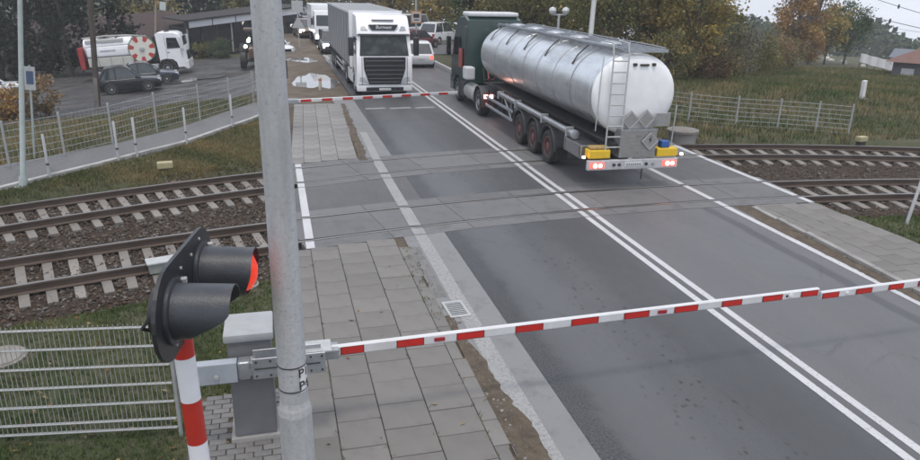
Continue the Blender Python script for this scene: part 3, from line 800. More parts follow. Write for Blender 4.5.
# ------------------------------------------------------------------ barriers
REDS = [(.52, .79), (1.17, 1.50), (1.90, 2.25), (2.65, 3.02), (3.40, 3.78), (4.14, 4.51), (4.88, 5.24), (5.61, 5.93), (6.26, 6.59), (6.90, 7.19)]
def arm_box(mb, p0, p1, h0, h1, t0, t1):
    p0 = Vector(p0); p1 = Vector(p1); d = (p1 - p0).normalized(); sd_ = Vector((-d.y, d.x, 0)).normalized(); u_ = Vector((0, 0, 1))
    rings = []
    for p, h, t in ((p0, h0, t0), (p1, h1, t1)):
        b = .014
        rings.append([p + sd_ * x + u_ * z for x, z in ((-t, -h + b), (-t, h - b), (-t + b, h), (t - b, h), (t, h - b), (t, -h + b), (t - b, -h), (-t + b, -h))])
    mb.loft(rings); return mb
bar = thing('barrier', 'closed red and white barrier arm across the near road, left machine', 'barrier', (0, 0, 0))
A0, A1 = Vector((.36, 7.20, 1.005)), Vector((7.215, 7.47, 1.015))
mb = arm_box(MB(), A0, A1, .064, .057, .035, .03); arm = mb.build('arm', MAT_WHITE, bar)
def arm_panels(par, A0, A1, reds, h0, h1, half=.0355):
    d = (A1 - A0).normalized(); sd_ = Vector((-d.y, d.x, 0)).normalized()
    for a, b in reds:
        ta = (a - A0.x) / (A1.x - A0.x); tb = (b - A0.x) / (A1.x - A0.x); pa = A0.lerp(A1, ta); pb = A0.lerp(A1, tb)
        ha = h0 + (h1 - h0) * ta - .014
        mb = MB()
        for sg in (-1, 1):
            o1 = sd_ * sg * (half + .0005)
            mb.loft([[pa + o1 + Vector((0, 0, -ha)), pa + o1 + Vector((0, 0, ha)), pa + o1 * 1.05 + Vector((0, 0, ha)), pa + o1 * 1.05 + Vector((0, 0, -ha))],
                     [pb + o1 + Vector((0, 0, -ha)), pb + o1 + Vector((0, 0, ha)), pb + o1 * 1.05 + Vector((0, 0, ha)), pb + o1 * 1.05 + Vector((0, 0, -ha))]])
        e = mb.build('red_border', MAT_REDEDGE, par); 
        mb = MB(); dd = d * .012; hb = ha - .008
        for sg in (-1, 1):
            o1 = sd_ * sg * (half + .0026)
            mb.loft([[pa + dd + o1 + Vector((0, 0, -hb)), pa + dd + o1 + Vector((0, 0, hb)), pa + dd + o1 * 1.06 + Vector((0, 0, hb)), pa + dd + o1 * 1.06 + Vector((0, 0, -hb))],
                     [pb - dd + o1 + Vector((0, 0, -hb)), pb - dd + o1 + Vector((0, 0, hb)), pb - dd + o1 * 1.06 + Vector((0, 0, hb)), pb - dd + o1 * 1.06 + Vector((0, 0, -hb))]])
        mb.build('red_panel', MAT_RED, par)
arm_panels(arm, A0, A1, REDS, .064, .057)
MAT_LAMPRED = mat('small_red_lamp', (.32, .02, .03), rough=.3)
for x in (1.69, 4.70):
    t = (x - A0.x) / (A1.x - A0.x); p = A0.lerp(A1, t)
    MB().rbox(-.065, .065, -.048, -.036, -.025, .025, .006, 2, None, p).build('arm_lamp', MAT_LAMPRED, arm)
MAT_DISC = mat('pale_reflector', (.72, .72, .74), rough=.25)
mb = MB(); p = A0.lerp(A1, (6.74 - A0.x) / (A1.x - A0.x)); mb.lathe([(0, .036), (.008, .034), (.012, .0)], p + Vector((0, -.0325, 0)), (0, -1, 0), 18); mb.build('round_reflector', MAT_DISC, arm, True)
mb = MB(); mb.lathe([(0, .018), (.009, .017), (.012, .0)], p + Vector((-.07, -.0325, 0)), (0, -1, 0), 14); mb.build('round_reflector', MAT_BLACK, arm, True)
# machine cabinet
mb = MB(); mb.rbox(-.70, -.24, 7.18, 7.66, -.05, 1.25, .012); cb = mb.build('cabinet', MAT_CABINET, bar)
mb = MB(); mb.box(-.690, -.250, 7.172, 7.179, .06, 1.2); mb.build('door', MAT_CABINET, cb)
mb = MB(); mb.rbox(-.735, -.205, 7.14, 7.70, 1.25, 1.345, .025); mb.build('lid', MAT_CABTOP, bar, True)
mb = MB(); mb.box(-.745, -.195, 7.13, 7.71, -.07, .03); mb.build('plinth', MAT_KERB, bar)
# counterweight box, hinge, bracket plates
mb = MB(); mb.rbox(-1.12, -.60, 6.98, 7.10, .86, 1.10, .008); cw = mb.build('counterweight_box', MAT_GREYPAINT, bar)
mb = MB(); mb.cyl((-.82, 6.982, .95), (-.82, 6.962, .95), .024, n=10); mb.build('bolt', MAT_GALV_DULL, cw)
mb = MB(); mb.box(-1.128, -1.113, 6.975, 7.105, .85, 1.11); mb.build('end_plate', MAT_GREYPAINT, cw)
mb = MB(); mb.rbox(-.595, -.46, 6.97, 7.12, .88, 1.10, .03, 3); mb.build('hinge_block', MAT_GALV, bar, True)
mb = MB(); mb.rbox(-.44, .34, 6.955, 6.97, .885, 1.135, .004, 1); br = mb.build('bracket_plate', MAT_GALV, bar)
mb = MB(); mb.rbox(-.44, .30, 7.13, 7.145, .90, 1.15, .004, 1); mb.build('bracket_plate', MAT_GALV, bar)
mb = MB(); mb.box(-.42, .28, 6.945, 6.954, 1.005, 1.02); mb.build('slot', MAT_CHASSIS, br)
mb = MB(); mb.box(-.5, .32, 6.972, 7.128, .93, 1.0); mb.build('cross_beam', MAT_GALV, bar)
mb = MB(); mb.rbox(.05, .50, 7.10, 7.30, .95, 1.065, .01); mb.build('arm_socket', MAT_GALV, bar)
mb = MB(); mb.rbox(-.05, .42, 7.05, 7.32, 1.07, 1.10, .01); mb.build('socket_plate', MAT_GALV_DULL, bar)
for x in (-.40, -.25, .18, .30):
    for z in (.925, 1.095):
        mb = MB(); mb.cyl((x, 6.956, z), (x, 6.945, z), .013, n=8); mb.build('bolt', MAT_CHASSIS, br)
mb = MB(); mb.cyl((-.45, 7.0, 1.0), (-.45, 7.2, 1.0), .06, n=16); mb.build('pivot', MAT_GALV_DULL, bar, True)

bar2 = thing('barrier', 'red and white barrier arm reaching in from the right edge', 'barrier', (0, 0, 0))
B0, B1 = Vector((14.1, 7.72, 1.0)), Vector((7.235, 7.44, .965))
mb = arm_box(MB(), B0, B1, .062, .057, .035, .03); arm2 = mb.build('arm', MAT_WHITE, bar2)
REDS2 = [(7.25, 7.54), (7.84, 8.13), (8.43, 8.71), (8.98, 9.27), (9.6, 9.9), (10.2, 10.5), (10.8, 11.1), (11.4, 11.7), (12, 12.3), (12.6, 12.9), (13.2, 13.5)]
arm_panels(arm2, B1, B0, [(a, b) for a, b in REDS2], .057, .062)
p = B1.lerp(B0, (7.69 - B1.x) / (B0.x - B1.x)); 
mb = MB(); mb.lathe([(0, .03), (.008, .028), (.012, .0)], p + Vector((0, -.0325, 0)), (0, -1, 0), 18); mb.build('round_reflector', MAT_DISC, arm2, True)
mb = MB(); mb.rbox(13.9, 14.4, 7.8, 8.3, -.1, 1.25, .015); mb.build('cabinet', MAT_CABINET, bar2)
mb = MB(); mb.rbox(13.87, 14.43, 7.77, 8.33, 1.25, 1.34, .02); mb.build('lid', MAT_CABTOP, bar2)
mb = MB(); mb.box(13.95, 14.6, 7.62, 7.8, .9, 1.1); mb.build('arm_socket', MAT_GALV, bar2)

bar3 = thing('barrier', 'closed red and white barrier arm in front of the white lorry', 'barrier', (0, 0, 0))
C0, C1 = Vector((.0, 25.03, .99)), Vector((6.75, 26.4, 1.01))
mb = arm_box(MB(), C0 + Vector((.6, .12, 0)), C1, .062, .055, .035, .03); arm3 = mb.build('arm', MAT_WHITE, bar3)
rr = [(.95 + i * .81, .95 + i * .81 + .39) for i in range(7)]
rr = [(.78 + i * .74, .78 + i * .74 + .37) for i in range(8)]
arm_panels(arm3, C0, C1, rr, .062, .055)
mb = MB(); mb.rbox(-.1, .7, 24.98, 25.28, .93, 1.06, .01); mb.build('arm_socket', MAT_GALV, bar3)
mb = MB(); mb.rbox(-.42, .05, 25.2, 25.7, -.1, 1.2, .015); mb.build('cabinet', MAT_CABINET, bar3)
mb = MB(); mb.rbox(-.45, .08, 25.17, 25.73, 1.2, 1.29, .02); mb.build('lid', MAT_CABTOP, bar3)
# signal of the far barrier, seen edge on beside the mast
fs = thing('crossing_signal', 'dark level crossing signal seen edge on just right of the near mast', 'traffic signal', (.35, 29.0, 0))
mb = MB(); mb.lathe([(-.1, .06), (3.3, .06)], (0, 0, 0), (0, 0, 1), 12); mb.build('post', mat('post_green_grey', (.17, .23, .21), (.22, .27, .25), 5, rough=.6), fs, True)
mb = MB(); mb.rbox(-.06, .10, -.30, .30, 1.3, 2.0, .03); mb.build('backboard', MAT_BLACK, fs)
for s in (-.15, .15):
    mb = MB(); mb.lathe([(0, .12), (.28, .12)], (-.06, s, 1.65), (-1, 0, 0), 16); mb.build('lamp_hood', MAT_HOOD, fs, True)

# ------------------------------------------------------------------ fences and posts
MAT_FENCE = mat('fence_zinc', (.31, .32, .32), (.39, .40, .39), 12, rough=.6, metal=.2)
nf = thing('mesh_fence', 'galvanised wire mesh fence panel behind the striped signal post', 'fence', (0, 0, 0))
F0, F1 = Vector((-4.7, 7.93, 0)), Vector((-1.36, 7.50, 0)); fd = (F1 - F0); FL = fd.length; fd.normalize(); FH = 1.40
th = math.atan2(fd.y, fd.x)
mbw = MB(); mbw.cyl((0, 0, .03), (0, 0, FH + .0), .0042, n=6); tmp = mbw.build('wire', MAT_FENCE); me_w = tmp.data; bpy.data.objects.remove(tmp)
nw = int(FL / .052)
for i in range(nw): p = F0 + fd * (i * .052 + .02); link_mesh('wire', me_w, nf, (p.x, p.y, 0), (random.uniform(-.004, .004), 0, 0))
mbh = MB(); mbh.cyl((0, 0, 0), (FL, 0, 0), .0085, n=6); tmp = mbh.build('rail_bar', MAT_FENCE); me_h = tmp.data; bpy.data.objects.remove(tmp)
nrm = Vector((-fd.y, fd.x, 0))
for z in (.05, .17, .40, .64, .88, 1.12, 1.355):
    for sg in (-1, 1): p = F0 + nrm * .0125 * sg; link_mesh('rail_bar', me_h, nf, (p.x, p.y, z), (0, 0, th))
for p in (F0, F1 + fd * .03):
    mb = MB(); mb.rbox(-.02, .02, -.03, .03, -.4, FH + .02, .006, 1, None, p); mb.build('post', MAT_FENCE, nf)

def mesh_fence(name, label, pts_, H, zfn, rows, vs_=.16, group=None, wr=.006, hr=.008):
    t = thing(name, label, 'fence', (0, 0, 0))
    for a, b in pts_:
        z = zfn(a, b); mb = MB(); mb.rbox(a - .03, a + .03, b - .025, b + .025, z - .3, z + H + .06, .006, 1); mb.build('post', MAT_FENCE, t)
    for (a, b), (c, d) in zip(pts_, pts_[1:]):
        z0, z1 = zfn(a, b), zfn(c, d); L = math.hypot(c - a, d - b); mb = MB(); mv = MB()
        for k in range(rows):
            h = .08 + (H - .12) * k / (rows - 1); mb.cyl((a, b, z0 + h), (c, d, z1 + h), hr, n=5)
        pn = mb.build('panel_bars', MAT_FENCE, t)
        n = int(L / vs_)
        for k in range(1, n):
            q = k / n; x, y, z = a + (c - a) * q, b + (d - b) * q, z0 + (z1 - z0) * q; mv.cyl((x, y, z + .05), (x, y, z + H), wr, n=4)
        if n > 1: tag(mv.build('panel_wires', MAT_FENCE, t), kind='stuff')
    return t
mesh_fence('mesh_fence', 'long wire mesh fence along the far side of the platform path', FENCE_PTS + [(-1.0, 31.4), (-.35, 33.2)], 1.22, lambda x, y: 0.0, 7, .14, None, .0042, .008)
mesh_fence('wire_fence', 'low wire fence on the grass right of the far track', [(14.2, 27.2), (15.67, 24.4), (17.05, 23.32), (18.48, 22.73), (19.59, 22.0), (20.62, 21.48)], 1.12, lambda x, y: terr(x, y) if x > 15.5 else 0.0, 7, .30, None, .005, .010)
MAT_POSTW = mat('post_pale', (.40, .41, .42), (.48, .49, .49), 5, rough=.55)
for k, (x, y, lab) in enumerate(((-5.98, 19.75, 'short pale guide post on the path kerb, nearest the lamp post'), (-4.62, 21.35, 'short pale guide post, left one of the close pair on the path kerb'), (-4.22, 21.9, 'short pale guide post, right one of the close pair on the path kerb'), (-3.0, 23.45, 'short pale guide post standing alone in the middle of the path kerb'), (-1.72, 26.0, 'short pale guide post on the path kerb beside the near mast'))):
    t = thing('guide_post', lab, 'post', (x + .12, y - .05, 0), 0, 'guide posts on the path kerb')
    mb = MB(); mb.lathe([(-.3, .035), (.32, .035)], (0, 0, 0), (0, 0, 1), 12); mb.build('lower_tube', MAT_POSTW, t, True)
    mb = MB(); mb.lathe([(.32, .042), (.36, .042), (.37, .036)], (0, 0, 0), (0, 0, 1), 12); mb.build('collar', MAT_CHASSIS, t, True)
    mb = MB(); mb.lathe([(.37, .034), (1.10, .034), (1.13, .02)], (0, 0, 0), (0, 0, 1), 12); mb.build('upper_tube', MAT_POSTW, t, True)
rp = thing('marker_post', 'leaning slim white post beside the near track on the right', 'post', (14.0, 12.33, -.1), (math.radians(3), math.radians(3.5), 0))
mb = MB(); mb.lathe([(-.3, .038), (1.28, .034), (1.30, .02)], (0, 0, 0), (0, 0, 1), 12); mb.build('tube', MAT_POSTW, rp, True)
mb = MB(); mb.lathe([(1.30, .036), (1.33, .034), (1.34, .0)], (0, 0, 0), (0, 0, 1), 12); mb.build('cap', MAT_GALV_DULL, rp, True)
# white marker on the bank
zz = terr(25.68, 26.39)
km = thing('marker_stone', 'white upright marker stone on the grass bank at right', 'marker', (25.68, 26.39, zz), (0, math.radians(-4), .3))
mb = MB(); mb.rbox(-.12, .12, -.07, .07, -.2, .86, .02); mb.build('pillar', mat('marker_white', (.70, .70, .70), (.62, .61, .60), 4, rough=.6), km)
mb = MB(); mb.rbox(-.17, .17, -.12, .12, -.2, .06, .02); mb.build('foot', MAT_KERB, km)
# concrete well ring
wr = thing('concrete_well', 'round concrete well ring with a cover beyond the tracks', 'well', (13.55, 21.35, -.1))
mb = MB(); mb.lathe([(-.2, .48), (.40, .48), (.41, .46)], (0, 0, 0), (0, 0, 1), 28); mb.build('ring', MAT_KERB, wr, True)
mb = MB(); mb.lathe([(.41, .55), (.49, .55), (.505, .51), (.51, 0)], (0, 0, 0), (0, 0, 1), 28); mb.build('cover', MAT_SLEEPER, wr, True)
# yellow track-side boxes
MAT_YBOX = mat('faded_yellow', (.40, .36, .19), (.32, .29, .18), 8, rough=.7)
for (x, y, lab) in ((-3.1, 20.1, 'small faded yellow box beside the far track on the left'), (20.0, 19.98 + .2, 'small faded yellow box beside the far track on the right')):
    t = thing('track_box', lab, 'box', (x, y, -.1), .2, 'yellow boxes beside the far track')
    mb = MB(); mb.rbox(-.2, .2, -.11, .11, .12, .30, .03); mb.build('lid', MAT_YBOX, t)
    mb = MB(); mb.rbox(-.16, .16, -.08, .08, -.1, .12, .01); mb.build('base', MAT_CHASSIS, t)
# switch box on the near track, by the signal
t = thing('axle_counter', 'small grey housing fixed beside the near rail behind the signal', 'equipment box', (-2.25, 12.95, -.2), .28)
mb = MB(); mb.rbox(-.24, .24, -.13, .13, .05, .24, .025); mb.build('housing', mat('box_grey_green', (.23, .25, .22), (.28, .29, .26), 6, rough=.7), t)
mb = MB(); mb.rbox(-.27, .27, -.16, .16, .24, .275, .01); mb.build('lid', MAT_GALV_DULL, t)
# far-track detail: rail joint box
t = thing('rail_clamp', 'small rusty clamp on the far track rail left of the signal', 'rail fitting', (-2.75, 18.85, -.15), .35)
mb = MB(); mb.rbox(-.18, .18, -.07, .07, 0, .13, .02); mb.build('body', mat('rust', (.13, .075, .05), (.08, .05, .04), 10, rough=.8), t)
for x_ in (-.1, .1): MB().cyl((x_, 0, .13), (x_, 0, .18), .03, n=8).build('bolt', MAT_CHASSIS, t)
# covers lying in the grass
def cover(x, y, r, mt, lab):
    t = thing('manhole_cover', lab, 'manhole cover', (x, y, terr(x, y)))
    mb = MB(); mb.lathe([(-.1, r), (.05, r), (.06, r - .015)], (0, 0, 0), (0, 0, 1), 26); mb.build('ring', MAT_KERB if mt is not MAT_SLEEPER else mt, t, True)
    mb = MB(); mb.lathe([(.061, r * .86), (.075, r * .85), (.078, 0)], (0, 0, 0), (0, 0, 1), 26); mb.build('lid', mt, t, True)
cover(-.70, 11.72, .19, mat('rusty_lid', (.15, .085, .06), (.10, .065, .05), 9, rough=.85), 'round rusty brown cover in the grass beside the mast')
cover(-3.95, 9.85, .34, MAT_SLEEPER, 'pale round concrete cover behind the mesh fence at far left')

# ------------------------------------------------------------------ tall posts
def lamp_post(name, label, x, y, z, h, r0, r1, mt, lean_=(0, 0, 0), arm=None, cat='lamp post'):
    t = thing(name, label, cat, (x, y, z), lean_)
    mb = MB(); mb.lathe([(-.2, r0 * 1.5), (.25, r0 * 1.5), (.3, r0), (h, r1)], (0, 0, 0), (0, 0, 1), 16); mb.build('shaft', mt, t, True, 60)
    mb = MB(); mb.box(-r0 * 2.4, r0 * 2.4, -r0 * 2.4, r0 * 2.4, -.1, .02); mb.build('base_plate', mt, t)
    if arm:
        mb = MB(); mb.tube([(0, 0, h - .1), (arm[0] * .3, arm[1] * .3, h + .35), (arm[0], arm[1], h + .5)], .035, 8); mb.build('bracket', mt, t, True)
        mb = MB(); mb.rbox(arm[0] - .14, arm[0] + .14, arm[1] - .3, arm[1] + .3, h + .44, h + .56, .04); mb.build('lantern', MAT_GALV_DULL, t)
    return t
MAT_LAMPPOST = mat('lamp_post_green_grey', (.30, .35, .34), (.37, .41, .40), 4, rough=.5, metal=.1)
lamp_post('lamp_post', 'slim pale lamp post on the left beside the platform path', -6.28, 18.99, -.05, 6.5, .065, .045, MAT_LAMPPOST, (0, math.radians(8.5), 0), (0, 1.0))
lamp_post('lamp_post', 'grey lamp post rising behind the tanker on the right', 15.1, 33.0, .1, 9.0, .13, .10, MAT_GALV_DULL, (0, math.radians(1), 0), (-1.6, -.2))
wpole = thing('utility_pole', 'dark wooden utility pole in front of the two dark cars', 'utility pole', (-9.15, 40.3, -1.65), (0, math.radians(4.0), 0))
mb = MB(); mb.lathe([(-.5, .15), (9.5, .11)], (0, 0, 0), (0, 0, 1), 12); mb.build('shaft', MAT_WOOD, wpole, True)
mb = MB(); mb.box(-.09, .09, -.2, -.12, -.5, 1.6); mb.build('concrete_stub', MAT_SLEEPER, wpole)
mb = MB(); mb.box(-.9, .9, -.06, .06, 8.9, 9.02); mb.build('crossarm', MAT_WOOD, wpole)
# small sign by the path
sp = thing('info_sign', 'small blue and white sign on a post left of the path', 'sign', (-6.85, 22.0, -.05), (0, math.radians(6), .2))
mb = MB(); mb.cyl((0, 0, -.2), (0, 0, 2.65), .03, n=8); mb.build('post', MAT_LAMPPOST, sp)
mb = MB(); mb.box(-.13, .13, -.05, -.035, 1.98, 2.62); pn = mb.build('panel', MAT_GALV_DULL, sp)
MB().box(-.085, .085, -.056, -.051, 2.14, 2.5).build('printed_field', mat('sign_dark_blue', (.06, .09, .17), rough=.5), pn)
# twin globe post and the square road sign
gp = thing('horn_mast', 'short mast carrying two white globes behind the tanker', 'mast', (14.3, 35.2, .2))
mb = MB(); mb.lathe([(-.3, .07), (3.35, .06)], (0, 0, 0), (0, 0, 1), 12); mb.build('post', MAT_POSTW, gp, True)
mb = MB(); mb.box(-.42, .42, -.03, .03, 3.35, 3.42); mb.build('crossbar', MAT_POSTW, gp)
for s in (-.36, .36):
    mb = MB(); mb.lathe([(-.2, .0), (-.15, .14), (0, .2), (.12, .16), (.19, .0)], (s, 0, 3.58), (0, 0, 1), 14); mb.build('globe', MAT_WHITE, gp, True)
rs = thing('road_sign', 'square white sign with orange border and black panel on a tall pole', 'sign', (10.9, 56.2, 0))
mb = MB(); mb.cyl((0, 0, -.2), (0, 0, 7), .075, n=10); mb.build('post', MAT_GALV_DULL, rs)
MAT_ORANGE = mat('sign_orange', (.62, .30, .10), rough=.5)
mb = MB(); mb.rbox(-.42, .42, -.10, -.08, 1.95, 2.85, .03, 1); pn = mb.build('panel', MAT_ORANGE, rs)
mb = MB(); mb.rbox(-.34, .34, -.108, -.101, 2.03, 2.77, .02, 1); mb.build('white_field', MAT_WHITE, pn)
mb = MB(); mb.box(-.24, .24, -.115, -.109, 2.36, 2.66); mb.box(-.2, .2, -.115, -.109, 2.16, 2.24); mb.build('black_symbol', MAT_INK, pn)
bs = thing('road_sign', 'grey back of two stacked road signs beyond the near mast', 'sign', (1.9, 57.4, -.3))
mb = MB(); mb.cyl((0, 0, -.2), (0, 0, 4.2), .045, n=8); mb.build('post', MAT_GALV_DULL, bs)
mb = MB(); mb.rbox(-.42, .42, -.06, -.04, 2.9, 3.75, .05, 1); mb.build('square_plate', MAT_GALV_DULL, bs)
mb = MB(); mb.prism([(-.5, 1.75), (.5, 1.75), (0, 2.62)], ((0, -.04, 0), (1, 0, 0), (0, 0, 1)), 0, .02); mb.build('triangle_plate', MAT_GALV_DULL, bs)
# ------------------------------------------------------------------ wheels
WC = {}
def wheel(parent, x, y, z, r, w, side, rim=MAT_RIM, dish=.02, tagname='wheel'):
    """tyre mesh with a rim child; side = -1 outer face towards -x, +1 towards +x"""
    key = (round(r, 3), round(w, 3), rim.name, side)
    if key not in WC:
        mb = MB(); h = w / 2
        mb.lathe([(-h * .8, r * .62), (-h, r * .70), (-h, r * .86), (-h * .82, r * .96), (-h * .6, r), (h * .6, r), (h * .82, r * .96), (h, r * .86), (h, r * .70), (h * .8, r * .62)], (0, 0, 0), (1, 0, 0), 28)
        a = mb.build('tyre', MAT_RUBBER, None, True, 50); mt = a.data; bpy.data.objects.remove(a)
        mb = MB(); s = side
        mb.lathe([(s * h * .55, r * .60), (s * h * .9, r * .62), (s * h * .9, r * .56), (s * h * .55, r * .5), (s * h * .45, r * .30), (s * h * .85, r * .26), (s * h * .95, r * .16), (s * h * .98, 0)], (0, 0, 0), (1, 0, 0), 24)
        n = 8
        for i in range(n):
            t = 2 * math.pi * i / n; p = Vector((s * h * .6, math.cos(t) * r * .42, math.sin(t) * r * .42)); mb.cyl(p, p + Vector((s * h * .2, 0, 0)), r * .045, n=6)
        a = mb.build('rim', rim, None, True, 40); mr = a.data; bpy.data.objects.remove(a)
        WC[key] = (mt, mr)
    mt, mr = WC[key]
    o = link_mesh(tagname, mt, parent, (x, y, z)); link_mesh('rim', mr, o); return o

# ------------------------------------------------------------------ tanker lorry
TA = .016
tk = thing('tanker_lorry', 'silver tanker lorry with white tank end and dark green cab on the crossing', 'tanker lorry', (8.84, 16.0, 0), -TA)
def alu():
    ma, nt, b = nodes('tank_aluminium'); g = NG(nt)
    c = g.mix(g.rng(g.noise(2.2, 6, (1, .5, .35), rough=.7), .35, .68), (.70, .72, .74), (.60, .615, .63))
    c = g.mix(g.rng(g.noise(1.1, 5, (1, .25, 1.5), off=3, rough=.7), .50, .72, 0, .6), c, (.28, .285, .29))
    st_ = g.rng(g.noise(3.2, 5, (.3, 2.2, .12), off=5, rough=.7), .52, .70, 0, .30)
    c = g.mix(st_, c, (.22, .215, .205))                                              # run-off streaks
    c = g.mix(g.m('MULTIPLY', g.rng(g.m('ADD', g.Z, g.m('MULTIPLY', g.noise(1.6, 6, off=8), 1.2)), 2.7, 1.9), .55), c, (.16, .15, .14))   # road spray
    nt.links.new(c, b.inputs['Base Color']); b.inputs['Metallic'].default_value = .88
    nt.links.new(g.rng(g.noise(4, 5, off=6), .3, .7, .30, .42), b.inputs['Roughness']); return ma
MAT_ALU = alu()
TZ, TRX, TRZ = 2.40, 1.14, 1.04
def oval(y, k=1.0, n=48, zc=TZ):
    out = []
    for i in range(n):
        t = 2 * math.pi * i / n; c, s = math.cos(t), math.sin(t); e = 2 / 2.06
        out.append(Vector((math.copysign(abs(c) ** e, c) * TRX * k, y, zc + math.copysign(abs(s) ** e, s) * TRZ * k)))
    return out
mb = MB(); rings = []
for y, k in ((.42, .985), (.44, 1.0), (.60, 1.0), (.605, 1.008), (.66, 1.008), (.665, 1.0), (3.2, 1.0), (3.205, 1.006), (3.29, 1.006), (3.295, 1.0), (4.6, 1.0), (4.605, 1.006), (4.68, 1.006), (4.685, 1.0), (7.4, 1.0), (7.405, 1.006), (7.48, 1.006), (7.485, 1.0), (11.2, .985), (11.3, .98)): rings.append(oval(y, k))
mb.loft(rings, False); mb.build('tank', MAT_ALU, tk, True, 40)
mb = MB(); mb.loft([oval(11.3, .98), oval(11.42, .9), oval(11.5, .7), oval(11.54, .3)]); mb.build('tank_front', MAT_ALU, tk, True, 60)
MAT_TANKEND = mat('tank_end_white', (.86, .86, .865), (.78, .785, .79), 2.5, rough=.32, dirt=(.62, .62, .63), dlo=.55, dhi=.85)
mb = MB(); mb.loft([oval(.43, .999), oval(.36, .985), oval(.30, .93), oval(.25, .8), oval(.215, .55), oval(.2, .25), oval(.197, .02)]); te = mb.build('tank_end', MAT_TANKEND, tk, True, 70)
for x, w in ((-.12, .10), (.14, .24), (.40, .09)):
    MB().rbox(x - w / 2, x + w / 2, .19, .27, 3.14, 3.19 if w > .2 else 3.21, .01, 1).build('end_fitting', MAT_CHASSIS, te)
for y in (1.9, 3.25, 4.64, 6.0, 7.44, 9.3): MB().loft([oval(y - .018, 1.009), oval(y - .018, 1.012), oval(y + .018, 1.012), oval(y + .018, 1.009)], False).build('weld_seam', mat('seam_dull', (.46, .465, .47), (.38, .38, .385), 6, rough=.6, metal=.5), tk, True)
# catwalk with collapsed rails
mb = MB()
for x in (-.42, -.14, .14, .42, .72): mb.box(x - .03, x + .03, .25, 11.3, 3.50, 3.54)
for i in range(74): mb.box(-.44, .74, .28 + i * .149, .36 + i * .149, 3.482, 3.498)
mb.box(-.44, .76, .23, .25, 3.47, 3.545)
cw_ = mb.build('catwalk', MAT_GALV, tk)
for sx in (-.52, .80):
    mb = MB(); mb.tube([(sx, .5, 3.46), (sx, .45, 3.56), (sx, 1.2, 3.575), (sx, 11.0, 3.56), (sx, 11.2, 3.46)], .014, 6)
    for i in range(8): mb.cyl((sx, .6 + i * 1.48, 3.40), (sx, .6 + i * 1.48, 3.56), .012, n=6)
    mb.build('handrail', MAT_GALV, tk, True)
for y in (2.0, 4.2, 6.2, 8.2, 10.2):
    mb = MB(); mb.lathe([(3.38, .30), (3.55, .30), (3.58, .27), (3.61, .1), (3.62, 0)], (0, y, 0), (0, 0, 1), 18); mb.build('manlid', MAT_GALV, tk, True)
    mb = MB(); mb.tube([(-.48, y + .4, 3.46), (-.80, y + .3, 3.22), (-.98, y + .25, 2.98)], .02, 6); mb.build('drain_hose', MAT_CHASSIS, tk, True)
# ladder on the left of the tank end
mb = MB()
for x in (-.80, -.39): mb.tube([(x, .06, .95), (x, .06, 3.4), (x, .15, 3.70), (x, .6, 3.72)], .022, 8)
ld = mb.build('ladder', MAT_GALV_DULL, tk, True)
for i in range(9): MB().cyl((-.80, .06, 1.12 + i * .27), (-.39, .06, 1.12 + i * .27), .018, n=8).build('rung', MAT_GALV_DULL, ld)
mb = MB(); mb.tube([(-1.0, .32, 1.5), (-1.0, .25, 2.9), (-.9, .4, 3.4)], .014, 6); mb.build('grab_rail', MAT_GALV_DULL, tk, True)
MB().tube([(1.15, .25, 1.0), (1.15, .18, 2.15)], .02, 6).build('corner_rail', MAT_GALV_DULL, tk, True)
# rear frame and bumper
mb = MB(); mb.rbox(-1.27, 1.27, 0, .12, .54, .80, .02); bp = mb.build('rear_bumper', mat('bumper_silver', (.56, .56, .57), (.62, .62, .63), 6, rough=.4, metal=.4, dirt=(.30, .28, .26), dlo=.5, dhi=.75), tk)
for sx in (-1, 1):
    mb = MB(); mb.rbox(sx * 1.02 - .19, sx * 1.02 + .19, -.03, -.002, .60, .745, .03); tl = mb.build('tail_light', MAT_TAIL, tk)
    mb = MB(); mb.lathe([(0, .055), (.012, .05), (.016, 0)], (sx * 1.02 - .06, -.032, .672), (0, -1, 0), 14); mb.build('bulb', MAT_TAILHOT, tl)
    mb = MB(); mb.lathe([(0, .05), (.012, .045), (.016, 0)], (sx * 1.02 + .08, -.032, .672), (0, -1, 0), 14); mb.build('bulb', MAT_TAILHOT, tl)
    mb = MB(); mb.rbox(sx * 1.38 - .03, sx * 1.38 + .03, .02, .08, .86, .92, .01); mk = mb.build('marker_lamp', MAT_TAILHOT, tk)
    mb = MB(); mb.tube([(sx * 1.25, .1, .80), (sx * 1.38, .06, .87)], .014, 6); mb.build('lamp_stalk', MAT_RUBBER, mk)
    mb = MB(); mb.rbox(sx * .95 - .29, sx * .95 + .29, .02, .34, .84, 1.06, .03); yb = mb.build('yellow_box', MAT_YELLOW, tk)
MB().rbox(-1.2, -.7, .06, .30, 1.062, 1.15, .05, 3).build('hose_bundle', mat('ochre_hose', (.45, .30, .08), (.28, .2, .1), 14, rough=.7), tk)
MB().rbox(.78, 1.02, .06, .28, 1.062, 1.24, .03).build('blue_box', MAT_BLUE, tk)
pl_ = MB().rbox(-.26, .26, -.015, -.002, .62, .73, .01, 1).build('number_plate', MAT_WHITE, tk)
for i in range(7): MB().box(-.20 + i * .06, -.165 + i * .06, -.018, -.0155, .645, .70).build('plate_character', mat('plate_ink', (.20, .20, .21), rough=.6), pl_)
for x in (-.55, -.40, .36, .55): MB().lathe([(0, .045), (.03, .04), (.035, 0)], (x, -.001, .672), (0, -1, 0), 12).build('coupling', MAT_CHASSIS if x < .5 else MAT_GALV, tk)
mb = MB(); mb.cyl((.28, .05, .54), (.28, .05, .25), .02, n=8); mb.build('tow_pin', MAT_CHASSIS, tk)
